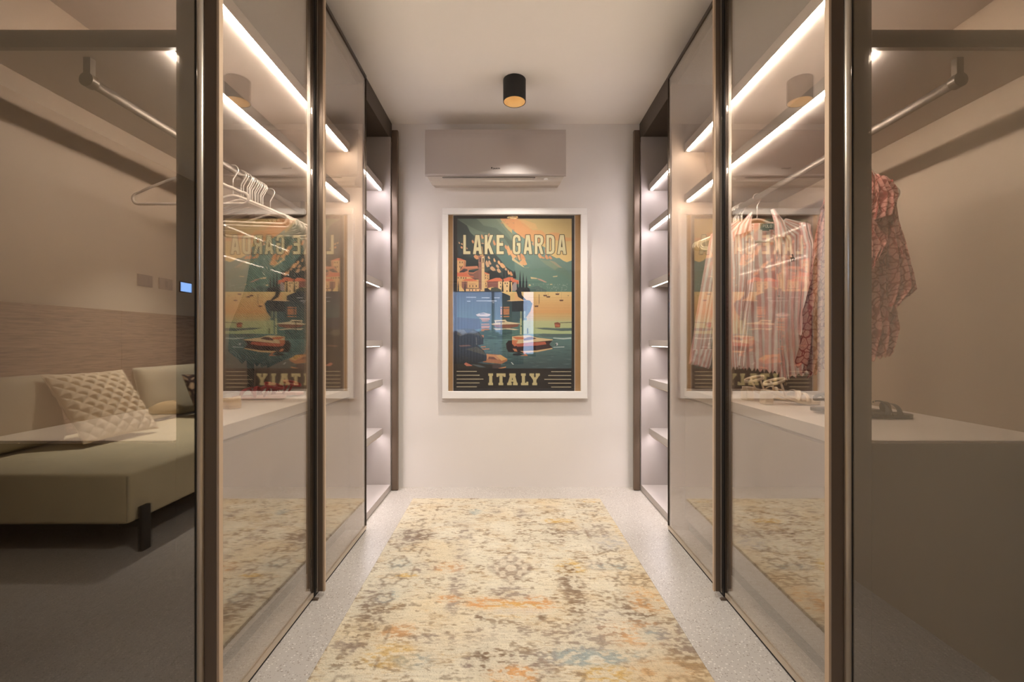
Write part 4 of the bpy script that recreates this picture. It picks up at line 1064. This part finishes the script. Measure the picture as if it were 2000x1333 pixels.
shirt = thing('striped_shirt', (XRr, DS, .86), 'pink and white striped shirt hanging open on its hanger behind the right door', 'shirt')
cloth('back', k2([(560, 175), (545, 300), (600, 600), (640, 1000)]), k2([(1035, 160), (1035, 400), (1015, 700), (985, 1050)]), DS + .022, M['shirt_back'], shirt, 7, .006, seed=1, hem=4)
cloth('front', k2([(650, 150), (560, 200), (580, 420), (590, 700), (612, 1012)]), k2([(725, 180), (750, 270), (742, 490), (712, 700), (700, 1000)]), DS - .012, M['shirt'], shirt, 3, .012, nu=50, seed=2, hem=3)
cloth('front', k2([(880, 200), (880, 260), (890, 500), (892, 800), (908, 1072)]), k2([(930, 140), (1075, 175), (1070, 420), (1045, 700), (1062, 1036)]), DS - .014, M['shirt'], shirt, 4, .014, nu=60, seed=3, hem=3)
cloth('front_edge', k2([(728, 255), (722, 500), (690, 720), (650, 990)]), k2([(752, 262), (748, 500), (718, 720), (690, 1000)]), DS - .024, M['collar'], shirt, 1.5, .006, nu=12, seed=4)
cloth('front_edge', k2([(872, 250), (884, 500), (886, 800), (900, 1075)]), k2([(898, 250), (908, 500), (912, 800), (940, 1078)]), DS - .026, M['collar'], shirt, 1.5, .006, nu=12, seed=5)
cloth('sleeve', k2([(600, 170), (500, 232), (450, 500), (400, 800), (374, 985)]), k2([(620, 210), (585, 330), (555, 560), (520, 800), (490, 1008)]), DS + .070, M['sleeve'], shirt, 2, .014, nu=36, seed=6, belly=.015)
cloth('sleeve', k2([(1010, 164), (1040, 300), (1030, 600), (1015, 820)]), k2([(1070, 176), (1098, 300), (1094, 600), (1070, 830)]), DS - .040, M['sleeve'], shirt, 2, .012, nu=30, seed=7, belly=.02)
cloth('cuff', k2([(398, 900), (372, 985)]), k2([(522, 895), (488, 1012)]), DS + .060, M['sleeve'], shirt, 1, .008, nu=24, nv=16, seed=8, belly=.014)
cloth('yoke', k2([(738, 175), (738, 245)]), k2([(862, 160), (866, 245)]), DS + .020, M['yoke'], shirt, .5, .004, nu=30, nv=20, seed=9, belly=-.02)
cloth('collar', k2([(733, 103), (655, 180), (640, 243)]), k2([(736, 108), (732, 180), (728, 212)]), DS - .035, M['collar'], shirt, .7, .004, nu=24, nv=24, seed=10, belly=.006)
cloth('collar', k2([(845, 88), (870, 170), (868, 250)]), k2([(868, 86), (925, 160), (948, 252)]), DS - .035, M['collar'], shirt, .7, .004, nu=24, nv=24, seed=11, belly=.006)
def at(cx, cy, D):
    px, py = 1220 + cx / 2.9625, 380 + cy / 2.9625
    return ((px - 998) * D / F_PX, D, EYE - (py - 667) * D / F_PX)
M['label_dark'] = simple('woven_label', (38, 40, 44), .8); M['label_thread'] = simple('label_thread', (214, 206, 196), .8)
def strip3(bm, pts, wd, y):
    for p, q in zip(pts, pts[1:]):
        p = Vector((p[0], y, p[1])); q = Vector((q[0], y, q[1])); d = (q - p); 
        if d.length < 1e-6: continue
        d.normalize(); n_ = Vector((-d.z, 0, d.x)) * wd / 2; e = d * wd * .35
        vv = [bm.verts.new(v) for v in (p - n_ - e, q - n_ + e, q + n_ + e, p + n_ - e)]
        vw = [bm.verts.new(v.co + Vector((0, .0006, 0))) for v in vv]
        bm.faces.new(vv); bm.faces.new(vw[::-1])
        for i in range(4): bm.faces.new((vv[i], vv[(i + 1) % 4], vw[(i + 1) % 4], vw[i]))
ya = DS - .018
p0 = at(785, 205, ya); p1 = at(862, 170, ya)
nl = box('neck_label', p0[0], p1[0], ya - .001, ya + .001, p0[2], p1[2] , M['label_dark'], shirt)
q0 = at(797, 212, ya); q1 = at(836, 200, ya); box('size_label', q0[0], q1[0], ya - .001, ya + .001, q0[2], q1[2], M['label_dark'], shirt)
GL = {'P': [[(0, 0), (0, 1), (.8, 1), (1, .8), (1, .6), (.8, .45), (0, .45)]], 'O': [[(.2, 0), (0, .25), (0, .75), (.2, 1), (.8, 1), (1, .75), (1, .25), (.8, 0), (.2, 0)]], 'L': [[(0, 1), (0, 0), (.9, 0)]]}
tb = bmesh.new(); lx = p0[0] + .013; hz = .013; cz = (p0[2] + p1[2]) / 2 - hz / 2 + .002
for ch in 'POLO':
    for st in GL[ch]: strip3(tb, [(lx + a * .008, cz + b_ * hz) for a, b_ in st], .0018, ya - .0018)
    lx += .0115
from_bm('label_lettering', tb, M['label_thread'], nl)
eb = bmesh.new(); ex, _, ez = at(972, 370, DS - .034)
strip3(eb, [(ex - .001, ez + .017), (ex + .002, ez + .004), (ex - .006, ez - .004), (ex - .004, ez - .015)], .006, DS - .034)
strip3(eb, [(ex - .010, ez + .002), (ex + .010, ez - .003)], .007, DS - .034); strip3(eb, [(ex + .004, ez - .002), (ex + .006, ez - .014)], .004, DS - .034)
from_bm('chest_emblem', eb, M['label_dark'], shirt)
bb = bmesh.new()
for cy in (330, 460, 590, 720, 850, 980):
    c = at(885 + (cy - 330) * .03, cy, DS - .034); bmesh.ops.create_uvsphere(bb, u_segments=10, v_segments=6, radius=.005, matrix=__import__('mathutils').Matrix.Translation(c))
from_bm('button_row', bb, M['label_thread'], shirt, True)

def floral():
    t = NT('red_floral_chiffon'); v = t.coord('Object')
    dn = t.n('ShaderNodeTexNoise', i_Scale=12., i_Detail=2.); t.l(v, dn.inputs['Vector'])
    mv = t.mix(.06, v, dn.outputs['Color'])
    vo = t.n('ShaderNodeTexVoronoi', i_Scale=42., feature='DISTANCE_TO_EDGE'); t.l(mv, vo.inputs['Vector'])
    v2 = t.n('ShaderNodeTexVoronoi', i_Scale=110., feature='DISTANCE_TO_EDGE'); t.l(mv, v2.inputs['Vector'])
    a = t.ramp(vo.outputs[0], [(.0, lc(150, 40, 36)), (.055, lc(176, 60, 54)), (.12, lc(238, 190, 176)), (.5, lc(232, 170, 156))])
    b = t.ramp(v2.outputs[0], [(.0, lc(178, 66, 58)), (.06, lc(200, 100, 90)), (.12, lc(240, 200, 190))])
    t.l(t.mix(.5, a, b, 'MULTIPLY'), t.b.inputs['Base Color']); t.b.inputs['Roughness'].default_value = .85; t.b.inputs['Alpha'].default_value = .93
    return t.m
M['floral'] = floral()
DB = 1.54
blouse = thing('floral_blouse', (XRr, DB, .92), 'sheer red and pink floral blouse with ruffled sleeves, nearest the right end glass', 'blouse')
cloth('back', [(1640, 352), (1606, 420), (1590, 520), (1584, 640), (1582, 730)], [(1712, 345), (1748, 390), (1745, 500), (1735, 600), (1722, 690)], DB + .04, M['floral'], blouse, 5, .010, seed=21, hem=5)
cloth('front', [(1640, 350), (1612, 385), (1601, 430), (1590, 485), (1580, 560), (1585, 650), (1583, 700)], [(1668, 395), (1670, 430), (1672, 500), (1675, 560), (1675, 640), (1668, 715)], DB - .02, M['floral'], blouse, 3, .014, seed=22, hem=4)
cloth('front', [(1672, 400), (1672, 440), (1674, 500), (1676, 600), (1676, 650), (1668, 712)], [(1712, 352), (1745, 400), (1744, 460), (1742, 560), (1752, 640), (1738, 692)], DB - .022, M['floral'], blouse, 4, .016, seed=23, hem=5)
cloth('sleeve', [(1716, 350), (1735, 420), (1740, 520), (1735, 590), (1728, 606)], [(1742, 352), (1754, 420), (1771, 500), (1788, 565), (1748, 604)], DB - .03, M['floral'], blouse, 2.5, .018, nu=40, seed=24, hem=6)
cloth('sleeve', [(1628, 352), (1603, 430), (1588, 520), (1573, 610), (1572, 650), (1560, 712)], [(1640, 360), (1625, 440), (1618, 540), (1612, 620), (1604, 700), (1586, 738)], DB - .03, M['floral'], blouse, 2.5, .018, nu=40, seed=25, hem=6)
cloth('collar_ruffle', [(1662, 342), (1664, 372), (1672, 410)], [(1702, 334), (1716, 362), (1706, 418)], DB - .042, M['floral'], blouse, 4, .010, nu=36, nv=30, seed=26)
cloth('shoulder_ruffle', [(1708, 338), (1712, 380), (1702, 432)], [(1730, 346), (1757, 378), (1750, 418)], DB - .045, M['floral'], blouse, 3, .014, nu=36, nv=36, seed=27)
cloth('shoulder_ruffle', [(1646, 346), (1616, 372), (1606, 408)], [(1664, 342), (1660, 380), (1640, 436)], DB - .045, M['floral'], blouse, 3, .014, nu=36, nv=36, seed=28)
cloth('front_ruffle', [(1690, 430), (1690, 500), (1684, 560)], [(1706, 424), (1734, 470), (1712, 500)], DB - .048, M['floral'], blouse, 3, .014, nu=30, nv=40, seed=29)

def knit():
    t = NT('dark_open_knit'); v = t.coord('Object', scale=(1, .4, 1)); w_ = t.n('ShaderNodeTexWave', wave_type='BANDS', bands_direction='DIAGONAL', i_Scale=55., i_Distortion=5.); t.l(v, w_.inputs['Vector'])
    t.l(t.ramp(w_.outputs[0], [(.3, lc(46, 42, 38)), (.8, lc(112, 106, 94))]), t.b.inputs['Base Color']); t.b.inputs['Roughness'].default_value = .9; t.b.inputs['Alpha'].default_value = .8; t.bump(w_.outputs[0], .5, .004)
    return t.m
M['knit'] = knit()
kn = thing('knit_top', (XLr, 2.12, .9), 'dark grey open-knit top with a hanging tie, behind the row of empty hangers', 'knitwear')
cloth('front', [(518, 432), (494, 470), (478, 560), (448, 640), (444, 688), (470, 706)], [(548, 430), (590, 470), (604, 560), (606, 640), (596, 690), (520, 716)], 2.115, M['knit'], kn, 4, .014, seed=31, hem=4)
cloth('back', [(520, 430), (500, 470), (486, 560), (470, 640), (466, 690)], [(546, 428), (586, 470), (598, 560), (600, 640), (590, 700)], 2.15, M['knit'], kn, 3, .010, seed=32, hem=4)
cloth('tie', [(482, 700), (484, 756)], [(497, 700), (495, 758)], 2.10, M['knit'], kn, 1, .003, nu=8, nv=24, seed=33)

# ------------------------------------------------------------------ shoes (each shoe is one thing)
def outline(L, wd, n=28):
    """sole outline, heel at x=0, toe at x=L"""
    t = np.linspace(0, 1, n); half = wd / 2 * (.70 * np.sqrt(np.clip(1 - (1 - t / .14).clip(0, 1) ** 2, 0, 1)) * (t < .14) + (t >= .14) * (.70 + .30 * np.sin((t - .14) / .86 * math.pi * .62 - .35).clip(-.3, 1) / .95))
    half *= np.sqrt(np.clip(1 - ((t - .80) / .20).clip(0, 1) ** 2, 0, 1))
    half = np.maximum(half, .001)
    return t * L, half
def sole_mesh(bm, L, wd, zf, th):
    x, h = outline(L, wd); z = [zf(a / L) for a in x]
    top = [[bm.verts.new((a, s_ * b, c + th)) for s_ in (-1, -.5, .5, 1)] for a, b, c in zip(x, h, z)]
    bot = [[bm.verts.new((a, s_ * b * .96, c)) for s_ in (-1, -.5, .5, 1)] for a, b, c in zip(x, h, z)]
    for i in range(len(x) - 1):
        for k in range(3):
            bm.faces.new((top[i][k], top[i + 1][k], top[i + 1][k + 1], top[i][k + 1])); bm.faces.new((bot[i][k], bot[i][k + 1], bot[i + 1][k + 1], bot[i + 1][k]))
        for k in (0, 3): bm.faces.new((top[i][k], bot[i][k], bot[i + 1][k], top[i + 1][k]))
    for i in (0, -1): bm.faces.new([*top[i], *bot[i][::-1]])
def band(bm, x0, x1, hw, z0, zt, wd=.009, n=14, lean_=0.):
    """strap over the foot from (x0,-hw) to (x1,+hw)"""
    pts = []
    for k in range(n + 1):
        a = math.pi * k / n; pts.append((x0 + (x1 - x0) * k / n + lean_ * math.sin(a), -hw * math.cos(a), z0 + (zt - z0) * math.sin(a)))
    sweep(bm, pts, wd, 6, flat=(1., .18) if False else (.9, .22), up=Vector((0, 0, 1)))
def shoe_base(name, loc, rz, label, cat, group):
    t = bpy.data.objects.new(name, None); C.objects.link(t); t.location = loc; t.rotation_euler = (0, 0, rz); t.empty_display_size = .04
    return tag(t, label, cat, group)
def put(name, bm, mat, t, smooth=True):
    bmesh.ops.recalc_face_normals(bm, faces=bm.faces); me = bpy.data.meshes.new(name); bm.to_mesh(me); bm.free()
    if smooth:
        for p in me.polygons: p.use_smooth = True
    return link(name, me, mat, t)
def sandal(loc, rz, mat, solem, label, group, heel=0., cat='sandal'):
    t = shoe_base('sandal', loc, rz, label, cat, group); L, wd = .245, .082
    zf = (lambda a: .002 + heel * (1 - min(1, max(0, (a - .18) / .50))) ** 1.3) if heel else (lambda a: .001 + .006 * (1 - a))
    bm = bmesh.new(); sole_mesh(bm, L, wd, zf, .012); put('sole', bm, solem, t, False)
    if heel:
        bm = bmesh.new(); bx(bm, .004, .040, -.022, .022, .0, heel + .003, .004); put('heel', bm, solem, t, False)
    for (a, b_, hh) in ((.175, .190, .030), (.150, .120, .040)):
        bm = bmesh.new(); band(bm, a, b_, wd / 2 * .93, zf(a / L) + .008, zf(a / L) + .014 + hh); put('strap', bm, mat, t)
    bm = bmesh.new(); band(bm, .13, .185, wd / 2 * .9, zf(.6) + .008, zf(.6) + .05); put('strap', bm, mat, t)
    bm = bmesh.new()
    pts = [(.075 + .04 * math.cos(a) * 1.0 - .02, .036 * math.sin(a), zf(.25) + .055 + .012 * math.cos(a)) for a in [2 * math.pi * k / 24 for k in range(24)]]
    sweep(bm, pts, .007, 6, closed=True, flat=(.3, 1.), up=Vector((0, 0, 1))); put('ankle_strap', bm, mat, t)
    for s_ in (-1, 1):
        bm = bmesh.new(); sweep(bm, [(.085, s_ * .030, zf(.35) + .008), (.060, s_ * .034, zf(.25) + .055)], .005, 6, flat=(1, .3)); put('strap', bm, mat, t)
    bm = bmesh.new(); sweep(bm, [(.075, -.0385, zf(.3) + .050), (.083, -.039, zf(.3) + .050), (.083, -.039, zf(.3) + .058), (.075, -.0385, zf(.3) + .058)], .0012, 6, closed=True); put('buckle', bm, M['gold'], t)
    return t
def ballet(loc, rz, mat, inner, label, group):
    t = shoe_base('ballet_flat', loc, rz, label, 'shoe', group); L, wd = .24, .078
    bm = bmesh.new(); sole_mesh(bm, L, wd, lambda a: .001, .006); put('sole', bm, inner, t, False)
    x, h = outline(L, wd, 30); bm = bmesh.new(); rows = []
    for a, b_ in zip(x, h):
        tt = a / L
        top = .050 - .012 * math.sin(min(1, tt / .62) * math.pi) if tt < .62 else .040 * math.sqrt(max(0, 1 - ((tt - .62) / .40) ** 2)) + .006
        opening = 1. if tt < .60 else max(0., 1 - (tt - .60) / .06)
        op = b_ * .78 * math.sqrt(opening)
        prof = [(1., .006), (1.02, .018), (.97, top * .62 + .004), (.0, top)]
        row = []
        for k, (f, z) in enumerate(prof):
            yy = b_ * f if k < 3 else op
            row.append((yy, z if k < 3 else top))
        left = [bm.verts.new((a, -y, z)) for y, z in row]; right = [bm.verts.new((a, y, z)) for y, z in row[::-1]]
        rows.append(left + right)
    for i in range(len(rows) - 1):
        A, B = rows[i], rows[i + 1]; tt = x[i] / L
        for k in range(len(A) - 1):
            if k == 3 and tt < .63: continue
            bm.faces.new((A[k], B[k], B[k + 1], A[k + 1]))
    bm.faces.new([rows[0][k] for k in range(8)]) ; bmesh.ops.remove_doubles(bm, verts=bm.verts, dist=.0002)
    o = put('upper', bm, mat, t); md = o.modifiers.new('thickness', 'SOLIDIFY'); md.thickness = .0016
    return t
ZB = .786
M['flat_beige'] = simple('beige_leather', (214, 184, 140), .5); M['flat_in'] = simple('pale_insole', (220, 196, 166), .7)
M['red_leather'] = simple('red_leather', (150, 34, 30), .4); M['pink_sole'] = simple('pink_insole', (214, 168, 158), .6)
M['black_leather'] = simple('black_leather', (30, 25, 23), .55); M['cream_leather'] = simple('cream_leather', (232, 214, 188), .45)
ballet((-1.085, 1.640, ZB), R(180), M['flat_beige'], M['flat_in'], 'beige ballet flat nearest the left end glass', 'pair of ballet flats')
ballet((-1.060, 1.745, ZB), R(176), M['flat_beige'], M['flat_in'], 'beige ballet flat between its pair and the red sandals', 'pair of ballet flats')
sandal((-1.02, 2.02, ZB), R(178), M['red_leather'], M['pink_sole'], 'red strappy sandal in front of its pair, below the hangers', 'pair of red sandals')
sandal((-1.00, 2.15, ZB), R(184), M['red_leather'], M['pink_sole'], 'red strappy sandal behind its pair, farther from the end glass', 'pair of red sandals')
sandal((1.135, 1.530, ZB), R(3), M['black_leather'], M['black_leather'], 'black flat sandal nearest the right end glass', 'pair of black sandals')
sandal((1.110, 1.650, ZB), R(-4), M['black_leather'], M['black_leather'], 'black flat sandal behind its pair, below the blouse', 'pair of black sandals')
sandal((1.045, 1.860, ZB), R(2), M['cream_leather'], M['cream_leather'], 'cream heeled sandal with gold buckle, the nearer of its pair', 'pair of cream sandals', .045)
sandal((1.035, 1.990, ZB), R(6), M['cream_leather'], M['cream_leather'], 'cream heeled sandal behind its pair, below the striped shirt', 'pair of cream sandals', .045)
